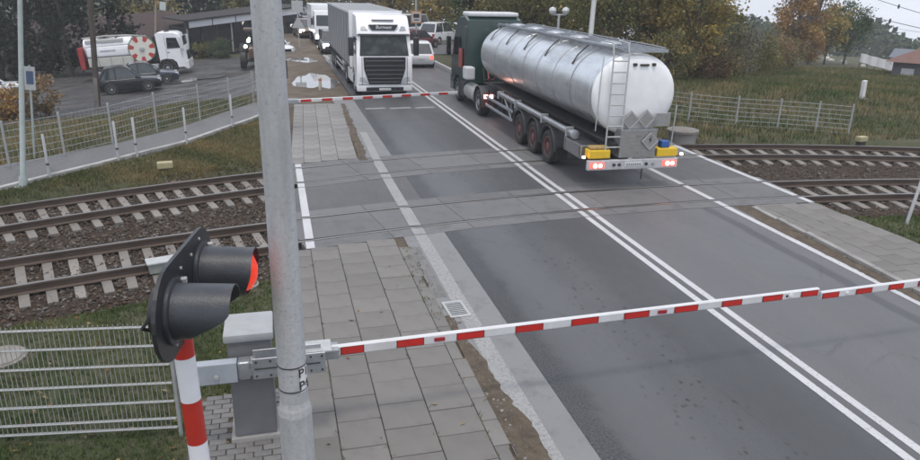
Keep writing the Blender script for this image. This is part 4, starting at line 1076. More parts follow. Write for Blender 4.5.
# steel cabinet and hazard plates
MAT_STEELBOX = mat('brushed_steel', (.34, .33, .32), (.43, .42, .41), 6, rough=.42, metal=.8, stretch=(1, 1, 5))
cbx = MB().rbox(-.42, .60, .03, .42, .84, 1.56, .02).build('valve_cabinet', MAT_STEELBOX, tk)
for x, z in ((-.04 + .1, 1.42), (.14, 1.42), (.1, 1.0)): MB().cyl((x, .03, z), (x, 0.0, z), .025, n=8).build('latch', MAT_CHROME, cbx)
MB().box(-.42, .60, .018, .03, 1.555, 1.585).build('rain_lip', MAT_GALV, cbx)
MAT_HAZ = mat('hazard_plate_grey', (.30, .30, .30), (.36, .36, .35), 8, rough=.45, metal=.5)
def diamond(x, z, r, y, nm='hazard_plate'):
    d = MB().prism([(-r, 0), (0, -r), (r, 0), (0, r)], ((x, y, z), (1, 0, 0), (0, 0, 1)), 0, .015).build(nm, MAT_HAZ, tk)
    k = r * .86
    e = MB()
    for (a, b), (c, dd) in zip([(-k, 0), (0, -k), (k, 0), (0, k)], [(0, -k), (k, 0), (0, k), (-k, 0)]):
        e.cyl((x + a, y - .018, z + b), (x + c, y - .018, z + dd), .008, n=4)
    e.build('plate_edge', mat('plate_rim', (.55, .55, .55), rough=.5), d)
    return d
diamond(-.16, 1.80, .25, .10); diamond(.27, 1.82, .25, .10)
d3 = diamond(.40, 1.27, .25, .012)
MB().prism([(-.03, -.09), (.05, 0), (.01, .01), (.04, .1), (-.05, 0), (0, -.01)], ((.40, -.004, 1.30), (1, 0, 0), (0, 0, 1)), 0, .003).build('plate_symbol', MAT_INK, d3)
MB().rbox(.55, .97, .10, .12, 1.62, 1.97, .01, 1).build('orange_board_cover', MAT_HAZ, tk)
# chassis, side pipe, mudguards, wheels
mb = MB()
for x in (-.5, .5): mb.box(x - .06, x + .06, .15, 11.2, .95, 1.2)
for y in (.5, 2.2, 3.7, 5.1, 6.6, 8.6): mb.box(-.44, .44, y - .06, y + .06, .98, 1.15)
mb.box(-.7, .7, .4, 11.0, 1.2, 1.27); mb.build('chassis', MAT_CHASSIS, tk)
mb = MB(); mb.cyl((-1.17, 1.3, 1.23), (-1.17, 8.4, 1.26), .09, n=14)
sp_ = mb.build('hose_tube', MAT_ALU, tk, True)
mb = MB(); mb.lathe([(0, .125), (.1, .125), (.11, .09), (.11, 0)], (-1.17, 1.3, 1.23), (0, -1, 0), 18); mb.build('end_cap', MAT_GALV, sp_, True)
for y in (1.6, 3.6, 6.2, 8.2): MB().box(-1.27, -1.05, y, y + .07, 1.10, 1.36).build('pipe_clamp', MAT_GALV_DULL, sp_)
mb = MB(); mb.rbox(-1.26, -.72, .55, 1.75, .72, 1.08, .03); mb.build('tool_box', MAT_ALU, tk)
for y in (.62, 1.62): MB().box(-1.263, -1.255, y, y + .03, .75, 1.05).build('box_strap', MAT_CHASSIS, tk)
MAT_MUD = mat('mudguard_grey', (.06, .062, .066), (.085, .085, .088), 4, rough=.5)
for y in (3.02, 4.36, 5.72):
    for s in (-1, 1):
        w1 = wheel(tk, s * 1.075, y, .505, .505, .38, s, MAT_RIMRED)
        n = 16; rings = []
        for i in range(n + 1):
            t = math.radians(-5 + 190 * i / n); yy, zz = y + math.cos(t) * .60, .53 + math.sin(t) * .60
            y2, z2 = y + math.cos(t) * .585, .53 + math.sin(t) * .585
            rings.append([Vector((s * .86, yy, zz)), Vector((s * 1.275, yy, zz)), Vector((s * 1.275, y2, z2)), Vector((s * .86, y2, z2))])
        MB().loft(rings).build('mudguard', MAT_MUD, tk, True, 50)
    MB().cyl((-.9, y, .505), (.9, y, .505), .07, n=10).build('axle', MAT_CHASSIS, tk)
MB().box(-1.24, -.88, 2.32, 2.34, .25, .62).build('mud_flap', MAT_RUBBER, tk); MB().box(.88, 1.24, 2.32, 2.34, .25, .62).build('mud_flap', MAT_RUBBER, tk)
# side guard and landing legs
for z in (.62, .92): MB().rbox(-1.26, -1.22, 6.5, 9.9, z - .05, z + .05, .01, 1).build('side_guard_rail', MAT_GALV, tk)
for y in (6.7, 8.2, 9.7): MB().box(-1.22, -1.16, y - .04, y + .04, .5, 1.2).build('side_guard_post', MAT_CHASSIS, tk)
MB().tube([(-1.2, 6.6, .55), (-1.2, 7.6, 1.2)], .03, 6).build('brace', MAT_GALV_DULL, tk)
for s in (-.8, .8): MB().box(s - .07, s + .07, 8.9, 9.05, .35, 1.2).build('landing_leg', MAT_CHASSIS, tk)
for y in (6.6, 7.0): MB().lathe([(0, .14), (.35, .14), (.4, .08), (.55, .08)], (-1.0, y, 1.2), (0, .3, -1), 12).build('outlet_valve', MAT_GALV, tk, True)
# tractor
MAT_GREEN = mat('cab_dark_green', (.009, .029, .026), (.012, .037, .033), 3, rough=.28, coat=.5, dirt=(.03, .045, .04), dlo=.55, dhi=.8)
mb = MB(); mb.box(-.45, .45, 9.9, 15.6, .75, 1.02); mb.build('tractor_chassis', MAT_CHASSIS, tk)
for s in (-1, 1):
    wheel(tk, s * 1.05, 11.05, .52, .52, .42, s, MAT_RIM); wheel(tk, s * 1.06, 14.75, .52, .52, .34, s, MAT_RIM)
    rings = []
    for i in range(17):
        t = math.radians(-12 + 204 * i / 16); rings.append([Vector((s * .82, 11.05 + math.cos(t) * .64, .55 + math.sin(t) * .62)), Vector((s * 1.27, 11.05 + math.cos(t) * .64, .55 + math.sin(t) * .62)), Vector((s * 1.27, 11.05 + math.cos(t) * .62, .55 + math.sin(t) * .60)), Vector((s * .82, 11.05 + math.cos(t) * .62, .55 + math.sin(t) * .60))])
    MB().loft(rings).build('mudguard', MAT_MUD, tk, True, 50)
    b_ = MB().rbox(s * 1.03 - .22, s * 1.03 + .22, 10.30, 10.36, .42, 1.0, .02).build('rear_light_board', mat('board_maroon', (.10, .035, .035), rough=.6), tk)
    MB().rbox(s * 1.03 - .18, s * 1.03 + .18, 10.27, 10.298, .78, .92, .02).build('tractor_tail_light', MAT_TAILHOT, b_)
MB().lathe([(0, .30), (.02, .33), (1.35, .33), (1.37, .30)], (-.98, 11.9, .68), (0, 1, 0), 20).build('fuel_tank', mat('tank_dull_alu', (.50, .50, .49), (.42, .42, .41), 6, rough=.45, metal=.6), tk, True)
MB().rbox(-1.26, -.7, 13.35, 14.1, .36, 1.0, .05).build('step_box', MAT_CHASSIS, tk)
MB().rbox(.7, 1.26, 11.9, 14.1, .4, 1.0, .05).build('battery_box', MAT_CHASSIS, tk)
# cab: lofted side profile
def cab(par, y0, y1, prof, hw, mt, nm='cab', taper=.95):
    """prof: list of (y,z) side outline, hw half width (lower), narrowed towards the roof"""
    zmax = max(p[1] for p in prof); mbx = MB(); n = len(prof)
    L_ = []; 
    for s in (-1, -.94, .94, 1):
        ins = .04 if abs(s) == 1 else 0
        cy = sum(p[0] for p in prof) / n; cz = sum(p[1] for p in prof) / n
        ring = []
        for y, z in prof:
            k = hw * (1 - (1 - taper) * sm(1.6, zmax, z)); yy = y + (cy - y) * ins * .6; zz = z + (cz - z) * ins * .5
            ring.append(Vector((s * k, yy, zz)))
        L_.append(ring)
    mbx.loft(L_); return mbx.build(nm, mt, par, True, 30)
cab(tk, 13.2, 16.1, [(13.2, .95), (13.2, 3.0), (13.25, 3.55), (13.8, 3.72), (15.0, 3.6), (15.5, 3.05), (15.78, 2.05), (15.95, 1.6), (15.98, .5), (15.4, .42), (15.36, .8), (15.1, 1.1), (14.7, 1.17), (14.3, 1.1), (14.1, .95)], 1.24, MAT_GREEN)
MB().rbox(-1.1, 1.1, 13.5, 14.6, 3.68, 3.86, .08, 3).build('roof_spoiler', MAT_WHITE, tk)
for s in (-1, 1):
    MB().prism([(14.35, 2.0), (15.55, 2.0), (15.35, 2.75), (14.4, 2.8)], ((s * 1.245 - (.0 if s > 0 else .0), 0, 0), (0, 1, 0), (0, 0, 1)), -.012, .012).build('side_window', MAT_GLASS, tk)
    m_ = MB().rbox(s * 1.44 - .09, s * 1.44 + .09, 15.55, 15.85, 1.95, 2.75, .05).build('mirror', MAT_BLACK, tk)
    MB().box(s * 1.44 - .075, s * 1.44 + .075, 15.535, 15.549, 2.0, 2.7).build('mirror_glass', MAT_GLASS, m_)
    MB().rbox(s * 1.20 - .04, s * 1.20 + .06, 13.25, 13.62, .95, 3.3, .03).build('side_fairing', MAT_GREEN, tk)
    MB().rbox(s * 1.2 - .06, s * 1.2 + .06, 15.35, 15.98, .42, .9, .04).build('bumper_corner', MAT_GREEN, tk)
MB().rbox(-1.25, 1.25, 15.94, 16.08, .38, 1.0, .05).build('front_bumper', MAT_GREEN, tk)
MB().box(-1.06, 1.06, 15.58, 15.70, 2.08, 2.95).build('windscreen', MAT_GLASS, tk)
MB().rbox(-1.32, -1.27, 13.7, 14.25, 1.55, 2.35, .02).build('red_side_panel', mat('dull_red', (.33, .07, .06), rough=.5), tk)
MB().rbox(-1.42, -1.02, 12.45, 13.05, 1.22, 1.72, .06).build('white_canister', MAT_WHITE, tk)
for x in (-.5, -.3, .3): MB().tube([(x, 13.15, 1.6), (x - .05, 12.7, 1.15), (x, 12.2, 1.25), (x, 11.6, 1.5)], .03, 8).build('air_hose', mat('hose_red', (.25, .03, .03), rough=.5) if x == -.3 else MAT_RUBBER, tk, True)

# ------------------------------------------------------------------ white articulated lorry facing the camera
wl = thing('articulated_lorry', 'white articulated lorry waiting in the left lane behind the barrier', 'lorry', (4.76, 31.9, 0), .0)
MAT_LORRYW = mat('lorry_white', (.84, .845, .855), (.78, .785, .80), 2.5, rough=.3, coat=.3, dirt=(.56, .55, .54), dlo=.55, dhi=.9)
MAT_GRILLE = mat('grille_black', (.014, .015, .017), (.022, .023, .026), 8, rough=.4)
cab(wl, 0, 2.3, [(.12, .42), (.0, .55), (-.01, 1.1), (.02, 1.88), (.06, 1.95), (.34, 2.84), (.26, 2.93), (.30, 3.05), (.62, 3.58), (.85, 3.76), (2.2, 3.82), (2.25, 1.0), (1.95, .95), (1.9, 1.12), (1.6, 1.3), (1.2, 1.3), (.9, 1.1), (.85, .45)], 1.25, MAT_LORRYW, taper=.93)
ws = MB(); P4 = [(-1.10, .045, 1.96), (1.10, .045, 1.96), (1.03, .325, 2.84), (-1.03, .325, 2.84)]
ws.add([(x, y - .012, z) for x, y, z in P4] + [(x, y + .03, z) for x, y, z in P4], [(0, 1, 2, 3), (4, 7, 6, 5), (0, 4, 5, 1), (1, 5, 6, 2), (2, 6, 7, 3), (3, 7, 4, 0)]); wsx = ws.build('windscreen', mat('windscreen_glass', (.014, .020, .019), (.05, .06, .052), 2.2, rough=.06, spec=.4, lo=.45, hi=.6), wl)
for s in (-1, 1): MB().tube([(s * .15, .05, 1.99), (s * .55, .03, 2.03), (s * .95, .045, 2.02)], .014, 6).build('wiper', MAT_BLACK, wsx)
gl = MB().add([(-.95, -.03, 1.90), (.95, -.03, 1.90), (.93, -.045, 1.35), (.72, -.05, .66), (-.72, -.05, .66), (-.93, -.045, 1.35), (-.95, .06, 1.90), (.95, .06, 1.90), (.93, .05, 1.35), (.72, .05, .66), (-.72, .05, .66), (-.93, .05, 1.35)],
              [(0, 5, 4, 3, 2, 1), (6, 7, 8, 9, 10, 11), (0, 1, 7, 6), (1, 2, 8, 7), (2, 3, 9, 8), (3, 4, 10, 9), (4, 5, 11, 10), (5, 0, 6, 11)]).build('grille', MAT_GRILLE, wl)
for i, z in enumerate((1.72, 1.50, 1.29, 1.09, .90, .74)):
    hw = .92 if z > 1.35 else .72 + .21 * (z - .66) / .69
    MB().rbox(-hw + .05, hw - .05, -.10, -.046, z - .02, z + .03, .012, 1).build('grille_slat', mat('slat_dark', (.06, .062, .068), rough=.3), gl)
MB().rbox(-1.26, 1.26, -.02, .30, .30, .62, .06, 3).build('bumper', MAT_LORRYW, wl, True)
MB().rbox(-.85, .85, -.03, -.021, .33, .50, .02, 1).build('lower_intake', MAT_GRILLE, wl)
MB().rbox(-.27, .27, -.045, -.031, .35, .46, .01, 1).build('number_plate', MAT_WHITE, wl)
for s in (-1, 1):
    MB().add([(s * .78, -.035, .72), (s * 1.20, .0, .78), (s * 1.20, .0, .98), (s * .90, -.03, .96), (s * .78, .04, .72), (s * 1.20, .08, .78), (s * 1.20, .08, .98), (s * .90, .04, .96)], [(0, 1, 2, 3), (4, 7, 6, 5), (0, 4, 5, 1), (1, 5, 6, 2), (2, 6, 7, 3), (3, 7, 4, 0)]).build('headlight', mat('headlight_glass', (.42, .44, .46), (.55, .56, .58), 12, rough=.12), wl)
    MB().add([(s * .72, .29, 3.11), (s * 1.02, .31, 3.10), (s * .98, .42, 3.27), (s * .82, .42, 3.29), (s * .72, .36, 3.11), (s * 1.02, .38, 3.10), (s * .98, .5, 3.27), (s * .82, .5, 3.29)], [(0, 1, 2, 3), (4, 7, 6, 5), (0, 4, 5, 1), (1, 5, 6, 2), (2, 6, 7, 3), (3, 7, 4, 0)]).build('roof_light', mat('lamp_glass_grey', (.30, .31, .33), rough=.15), wl)
    m_ = MB().rbox(s * 1.47 - .12, s * 1.47 + .12, .10, .34, 1.95, 2.80, .06, 3).build('mirror', MAT_BLACK, wl, True)
    MB().tube([(s * 1.2, .3, 2.7), (s * 1.42, .2, 2.72)], .03, 6).build('mirror_arm', MAT_BLACK, m_)
    MB().prism([(.40, 2.0), (1.3, 2.0), (1.25, 2.75), (.55, 2.8)], ((s * 1.235, 0, 0), (0, 1, 0), (0, 0, 1)), -.014, .014).build('side_window', MAT_GLASS, wl)
    wheel(wl, s * 1.06, 1.40, .5, .5, .34, s, MAT_RIM); wheel(wl, s * 1.04, 5.1, .5, .5, .42, s, MAT_RIM)
    for y in (11.6, 12.9, 14.2): wheel(wl, s * 1.06, y, .5, .5, .38, s, MAT_RIM)
sb = MB().add([(-.66, .30, 3.36), (.66, .30, 3.36), (.52, .27, 3.12), (-.52, .27, 3.12), (-.66, .5, 3.36), (.66, .5, 3.36), (.52, .45, 3.12), (-.52, .45, 3.12)], [(0, 3, 2, 1), (4, 5, 6, 7), (0, 1, 5, 4), (1, 2, 6, 5), (2, 3, 7, 6), (3, 0, 4, 7)]).build('name_board', MAT_GRILLE, wl)
_t = text('name_lettering', 'Burmest', .21, MAT_WHITE, None, (0, 0, 0), (0, 0, 0), .004, 'CENTER', .25, 1.0)
_m = bpy.data.meshes.new_from_object(_t.evaluated_get(bpy.context.evaluated_depsgraph_get())); bpy.data.objects.remove(_t)
wl.scale = (1, 1, .945)
link_mesh('name_lettering', _m, sb, (0, .272, 3.243), (math.radians(83), 0, 0))
for s in (-1, 1):
    MB().box(s * 1.02 - .008, s * 1.02 + .008, -.026, -.0, .64, 1.9).build('panel_gap', MAT_GRILLE, wl)
    MB().box(s * 1.252 - .004, s * 1.252 + .004, .36, .372, 1.1, 2.85).build('panel_gap', MAT_GRILLE, wl)
    MB().box(s * 1.252 - .004, s * 1.252 + .004, 1.42, 1.432, 1.35, 2.85).build('panel_gap', MAT_GRILLE, wl)
MB().box(-1.2, 1.2, -.028, -.0, .626, .642).build('panel_gap', MAT_GRILLE, wl)
MB().rbox(-.5, .5, .50, .60, 3.545, 3.585, .01, 1).build('roof_slot', mat('slot_grey', (.22, .22, .23), rough=.5), wl)
MB().rbox(-1.16, 1.16, .18, .40, 2.88, 2.95, .02, 1).build('sun_visor', mat('visor_dark', (.05, .05, .055), rough=.3), wl)
MAT_CURTAIN = mat('curtain_grey', (.20, .205, .215), (.25, .255, .265), 2, rough=.55, stretch=(1, 2.5, .2), dirt=(.14, .14, .14), dlo=.5, dhi=.8)
tr_ = MB().rbox(-1.27, 1.27, 2.75, 15.9, 1.15, 3.84, .03).build('trailer_body', MAT_CURTAIN, wl)
MB().rbox(-1.275, 1.275, 2.74, 2.80, 1.12, 3.88, .02).build('front_bulkhead', MAT_LORRYW, tr_)
for s in (-1, 1): MB().box(s * 1.272 - .012, s * 1.272 + .012, 2.8, 15.9, 3.76, 3.875).build('roof_rail', MAT_LORRYW, tr_)
for s in (-1, 1):
    MB().box(s * 1.272 - .01, s * 1.272 + .01, 2.8, 15.9, 1.10, 1.2).build('side_rave', MAT_CHASSIS, tr_)
    for i in range(9): MB().box(s * 1.275 - .006, s * 1.275 + .006, 3.9 + i * 1.4, 3.95 + i * 1.4, 1.2, 3.76).build('curtain_strap', mat('strap_dark', (.11, .11, .115), rough=.6), tr_)
    for z in (.55, .85): MB().box(s * 1.24 - .015, s * 1.24 + .015, 6.4, 10.6, z - .06, z + .06).build('side_guard_rail', MAT_GALV_DULL, wl)
    MB().rbox(s * 1.0 - .23, s * 1.0 + .23, 2.4, 4.3, .4, 1.0, .05).build('chassis_skirt', MAT_LORRYW, wl)
mb = MB(); mb.box(-.5, .5, .5, 15.7, .75, 1.1); mb.build('chassis', MAT_CHASSIS, wl)

# ------------------------------------------------------------------ generic cars
def car(label, loc, rot, L=4.1, W=1.75, H=1.48, paint_=None, hatch=True, lights=None, group=None, name='car', rear_lit=False, cat='car', van=False):
    """front towards +y, origin on the ground at mid length"""
    t = thing(name, label, cat, loc, rot, group); h = L / 2; w = W / 2
    bz = H * .56; hz = H * .60
    st = [(-h, .38, bz * .92, .80), (-h + .08, .24, bz, .93), (-h + .5, .20, bz + .02, 1.0), (-.2, .19, bz + .01, 1.0), (h - 1.15, .19, bz - .01, 1.0), (h - .45, .20, hz - .14, .97), (h - .12, .24, hz - .26, .88), (h, .36, hz - .36, .70)]
    rings = []
    for y, z0, z1, k in st:
        q = w * k; zm = (z0 + z1) * .5
        rings.append([Vector(p) for p in ((-q * .90, y, z0), (-q, y, z0 + .10), (-q * 1.0, y, zm + .05), (-q * .965, y, z1 - .04), (-q * .86, y, z1), (q * .86, y, z1), (q * .965, y, z1 - .04), (q, y, zm + .05), (q, y, z0 + .10), (q * .90, y, z0))])
    body = MB().loft(rings).build('body', paint_, t, True, 40)
    rb = -h + .12 if hatch else -h + .75; rt = -h + .55 if hatch else -h + 1.35
    if van: rt = -h + .1; rb = -h + .06
    fb = h - 1.12; ft = h - 1.85 if not van else h - 1.5
    def gh(z, kf, inset):
        pass
    g = []
    for y, z, k in ((rb, bz - .02, .86), (rt, H - .05, .70), ((rt + ft) / 2, H, .73), (ft, H - .03, .70), (fb, bz - .03, .86)):
        g.append((y, z, k))
    poly = [(y, z) for y, z, k in g]
    v = []; 
    for s in (-1, 1): v += [Vector((s * w * k, y, z)) for y, z, k in g]
    n = len(g); f = [tuple(range(n)), tuple(range(2 * n - 1, n - 1, -1))] + [(i, i + n, i + 1 + n, i + 1) for i in range(n - 1)] + [(n - 1, 2 * n - 1, n, 0)]
    MB().add(v, f).build('glasshouse', MAT_CARGLASS, t, True, 30)
    rf = MB(); rr_ = []
    for y, z, k in ((rt - .04, H - .06, .70), (rt + .15, H + .0, .72), ((rt + ft) / 2, H + .03, .75), (ft - .1, H + .0, .72), (ft + .06, H - .05, .70)):
        rr_.append([Vector((-w * k, y, z - .035)), Vector((-w * k * .97, y, z + .01)), Vector((w * k * .97, y, z + .01)), Vector((w * k, y, z - .035))])
    rf.loft(rr_).build('roof', paint_, t, True, 40)
    for s in (-1, 1):
        ym = (rt + ft) / 2 - .05
        for (ya, yb, wd) in ((fb, ft, .03), (rb, rt, .06)): MB().tube([(s * w * .875, ya, bz - .02), (s * w * .715, yb, H - .05)], wd, 6).build('pillar', paint_, t, True)
        MB().tube([(s * w * .885, ym, bz - .02), (s * w * .735, ym, H - .03)], .035, 6).build('pillar', paint_, t, True)
        for y in (-h + .72, h - .82): wheel(t, s * (w - .065), y, .31, .31, .2, s)
        MB().rbox(s * (w + .09) - .10, s * (w + .09) + .08, fb - .32, fb - .18, bz - .02, bz + .13, .03).build('mirror', paint_ if not van else MAT_BLACK, t)
        lk = .07 if lights else 0  # lit headlights drawn larger, the extra size stands in for glare
        hl = MB().rbox(s * w * .68 - .17 - lk, s * w * .68 + .13 + lk * .5, h - .26, h - .04, hz - .40 - lk, hz - .22 + lk * .4, .04).build('headlight', MAT_HEADLIGHT if lights else mat('car_headlight', (.45, .46, .48), rough=.12), t)
        MB().rbox(s * w * .78 - .12, s * w * .78 + .08, -h - .015, -h + .14, bz - .30, bz - .08, .03).build('tail_light', MAT_TAIL if rear_lit else MAT_TAILOFF, t)
        MB().box(s * w * 1.0 - .004, s * w * 1.0 + .004, -.15, .0, bz - .16, bz - .12).build('door_handle', MAT_CHASSIS, t)
        MB().lathe([(-.03, .36), (.003, .36)], (s * (w - .002), h - .82, .31), (s, 0, 0), 20).build('wheel_arch', MAT_CHASSIS, t)
        MB().lathe([(-.03, .36), (.003, .36)], (s * (w - .002), -h + .72, .31), (s, 0, 0), 20).build('wheel_arch', MAT_CHASSIS, t)
    MB().rbox(-w * .45, w * .45, h - .05, h + .02, .42, .62, .03).build('grille', MAT_GRILLE, t)
    MB().rbox(-.26, .26, -h - .02, -h + .03, .52, .63, .01, 1).build('number_plate', MAT_WHITE, t)
    MB().box(-w * .85, w * .85, -h + .1, h - .1, .17, .24).build('underbody', MAT_CHASSIS, t)
    return t
MAT_CARGLASS = mat('car_glass', (.055, .065, .075), (.03, .035, .04), 1.5, rough=.06, spec=.7)  # glass colour lightened, the grey sky reflection is put into it
MAT_CARBLACK = mat('car_black', (.010, .011, .014), rough=.22, coat=.6); MAT_CARNAVY = mat('car_navy', (.012, .018, .035), rough=.25, coat=.6)
MAT_CARWHITE = mat('car_white', (.74, .75, .77), (.70, .71, .73), 3, rough=.28, coat=.5); MAT_CARRED = mat('car_red', (.16, .012, .014), rough=.3, coat=.5)
MAT_CARGREY = mat('car_grey', (.10, .10, .105), rough=.3, coat=.5); MAT_CARBROWN = mat('car_brown', (.14, .085, .055), rough=.35, coat=.4)
PIT = math.radians(4.6)
hd = math.atan2(.35, 1.96) - math.pi / 2
car('small black hatchback parked in the yard behind the path fence', (-8.47, 46.2, lot_plane(-8.47, 46.2)), (PIT, 0, hd), 3.55, 1.68, 1.52, MAT_CARBLACK, True, None, 'parked cars in the yard')
car('dark saloon parked half hidden behind the black hatchback', (-8.2, 49.6, lot_plane(-8.2, 49.6)), (PIT, 0, hd), 4.2, 1.75, 1.42, MAT_CARNAVY, False, None, 'parked cars in the yard')
car('white car parked at the left edge of the yard', (-16.9, 48.4, lot_plane(-16.9, 48.4)), (PIT, 0, hd + .25), 4.3, 1.8, 1.55, MAT_CARWHITE, True, None, 'parked cars in the yard')
car('white car showing just right of the near mast', (-.15, 55.2, terr(-.15, 55.2)), (.0, 0, math.pi + .5), 4.2, 1.78, 1.5, MAT_CARWHITE, True)
car('dark car with headlights lit right behind the white lorry', (4.15, 54.0, 0), (0, 0, math.pi), 4.3, 1.8, 1.5, MAT_CARGREY, True, True, 'cars queueing in the left lane')
car('brown car with headlights lit left of the second white lorry', (2.9, 69, 0), (0, 0, math.pi + .1), 4.3, 1.8, 1.55, MAT_CARBROWN, True, True, 'cars queueing in the left lane')
car('farthest queueing car with headlights lit, left of the second lorry', (2.15, 80, 0), (0, 0, math.pi + .15), 4.3, 1.8, 1.6, MAT_CARWHITE, True, True, 'cars queueing in the left lane')
car('dark car with headlights lit, second behind the white lorry', (3.55, 74.5, 0), (0, 0, math.pi + .12), 4.3, 1.8, 1.5, MAT_CARGREY, True, True, 'cars queueing in the left lane')
car('white car seen from behind right beside the white lorry cab', (8.75, 45.2, 0), (0, 0, -.04), 4.2, 1.78, 1.5, MAT_CARWHITE, True, None, 'vehicles driving away', rear_lit=True)
car('dark red car in front of the white van', (11.2, 57.2, 0), (0, 0, -.9), 4.1, 1.75, 1.4, MAT_CARRED, True, None, 'vehicles driving away')
car('white panel van turning off beyond the lorry', (12.2, 64.0, 0), (0, 0, -.8), 4.9, 1.95, 2.3, MAT_CARWHITE, True, None, 'vehicles driving away', 'van', False, 'van', True)
car('white estate car with dark rear window ahead of the van', (14.1, 62.0, 0), (0, 0, -.75), 4.5, 1.85, 1.75, MAT_CARWHITE, True, None, 'vehicles driving away')

# second white lorry in the queue
w2 = thing('box_lorry', 'smaller white lorry queueing behind the articulated lorry', 'lorry', (4.35, 59.5, 0), .03)
cab(w2, 0, 1.9, [(.05, .45), (.0, .6), (.02, 1.45), (.30, 2.35), (.40, 2.6), (1.8, 2.65), (1.85, .8), (.6, .45)], 1.1, MAT_LORRYW, taper=.94)
P4 = [(-.95, .02, 1.5), (.95, .02, 1.5), (.92, .29, 2.3), (-.92, .29, 2.3)]
MB().add([(x, y - .015, z) for x, y, z in P4] + [(x, y + .03, z) for x, y, z in P4], [(0, 1, 2, 3), (4, 7, 6, 5), (0, 4, 5, 1), (1, 5, 6, 2), (2, 6, 7, 3), (3, 7, 4, 0)]).build('windscreen', MAT_GLASS, w2)
MB().rbox(-.8, .8, -.04, -.0, .75, 1.25, .03).build('grille', MAT_GRILLE, w2)
MB().rbox(-1.15, 1.15, 2.0, 6.6, .9, 3.05, .03).build('box_body', MAT_LORRYW, w2)
MB().box(-.4, .4, .4, 6.4, .5, .88).build('chassis', MAT_CHASSIS, w2)
for s in (-1, 1):
    wheel(w2, s * .95, 1.0, .4, .4, .26, s); wheel(w2, s * .93, 5.0, .4, .4, .34, s)
    MB().rbox(s * .85 - .16, s * .85 + .16, -.05, .02, .5, .70, .03).build('headlight', MAT_HEADLIGHT, w2)
    MB().rbox(s * 1.28 - .08, s * 1.28 + .08, .1, .25, 1.55, 2.1, .04).build('mirror', MAT_BLACK, w2)
    MB().prism([(.3, 1.5), (1.2, 1.5), (1.2, 2.2), (.5, 2.2)], ((s * 1.09, 0, 0), (0, 1, 0), (0, 0, 1)), -.014, .014).build('side_window', MAT_GLASS, w2)

# ------------------------------------------------------------------ sewer cleaning lorry in the yard
VR, VF = Vector((-11.97, 56.19, lot_plane(-11.97, 56.19))), Vector((-7.4, 56.05, lot_plane(-7.4, 56.05))); vd = VF - VR
vt = thing('vacuum_lorry', 'white sewer cleaning lorry with a red and white hose reel in the yard', 'lorry', tuple(VR + Vector((0, 0, 0))), (math.asin(vd.z / vd.length), 0, math.atan2(vd.y, vd.x) - math.pi / 2))
WB = vd.length
MB().box(-.45, .45, -1.1, 5.6, .75, 1.0).build('chassis', MAT_CHASSIS, vt)
for s in (-1, 1):
    wheel(vt, s * 1.05, 0, .5, .5, .36, s, MAT_RIM); wheel(vt, s * 1.06, WB, .5, .5, .34, s, MAT_RIM)
    MB().rbox(s * 1.18 - .05, s * 1.18 + .05, -.55, 2.45, .95, 1.55, .03).build('side_locker', mat('cream_panel', (.55, .54, .49), (.48, .47, .43), 4, rough=.5), vt)
    rg = []
    for i in range(13):
        q = math.radians(180 * i / 12); rg.append([Vector((s * .88, WB + math.cos(q) * .62, .5 + math.sin(q) * .62)), Vector((s * 1.24, WB + math.cos(q) * .62, .5 + math.sin(q) * .62)), Vector((s * 1.24, WB + math.cos(q) * .56, .5 + math.sin(q) * .56)), Vector((s * .88, WB + math.cos(q) * .56, .5 + math.sin(q) * .56))])
    MB().loft(rg).build('mudguard', MAT_MUD, vt, True, 50)
mb = MB(); mb.lathe([(-.85, .45), (-.75, .66), (2.4, .66), (2.5, .45)], (0, 0, 1.98), (0, 1, 0), 26, 1.5); mb.build('debris_tank', MAT_LORRYW, vt, True, 50)
mb = MB(); mb.rbox(-1.15, 1.15, -.6, 2.5, 1.55, 2.25, .2, 4); mb.build('tank_cladding', MAT_LORRYW, vt, True, 50)
mb = MB(); mb.rbox(-.9, .9, -.6, 1.9, 2.52, 2.78, .08, 3); mb.build('boom_housing', MAT_GALV_DULL, vt, True)
mb = MB(); mb.tube([(.5, -1.0, 2.45), (.5, .4, 2.75), (.6, 2.4, 2.62), (.5, 3.5, 2.5)], .1, 8); mb.build('suction_hose', MAT_CHASSIS, vt, True)
mb = MB(); mb.rbox(-1.1, 1.1, -1.15, -.8, .8, 2.3, .05); mb.build('rear_door', mat('lorry_red', (.34, .03, .03), (.28, .03, .03), 4, rough=.45), vt)
RC = Vector((1.17, 3.12, 1.95)); RRAD = .93
mb = MB(); mb.lathe([(-.12, RRAD * .7), (-.10, RRAD * .98), (.0, RRAD), (.05, RRAD), (.055, RRAD * .96)], RC, (1, 0, 0), 36); reel = mb.build('hose_reel', mat('reel_rim_green', (.10, .17, .12), rough=.5), vt, True)
MAT_REELR = mat('reel_red', (.46, .05, .04), rough=.45); MAT_REELW = mat('reel_white', (.70, .68, .60), rough=.45)
ns = 14
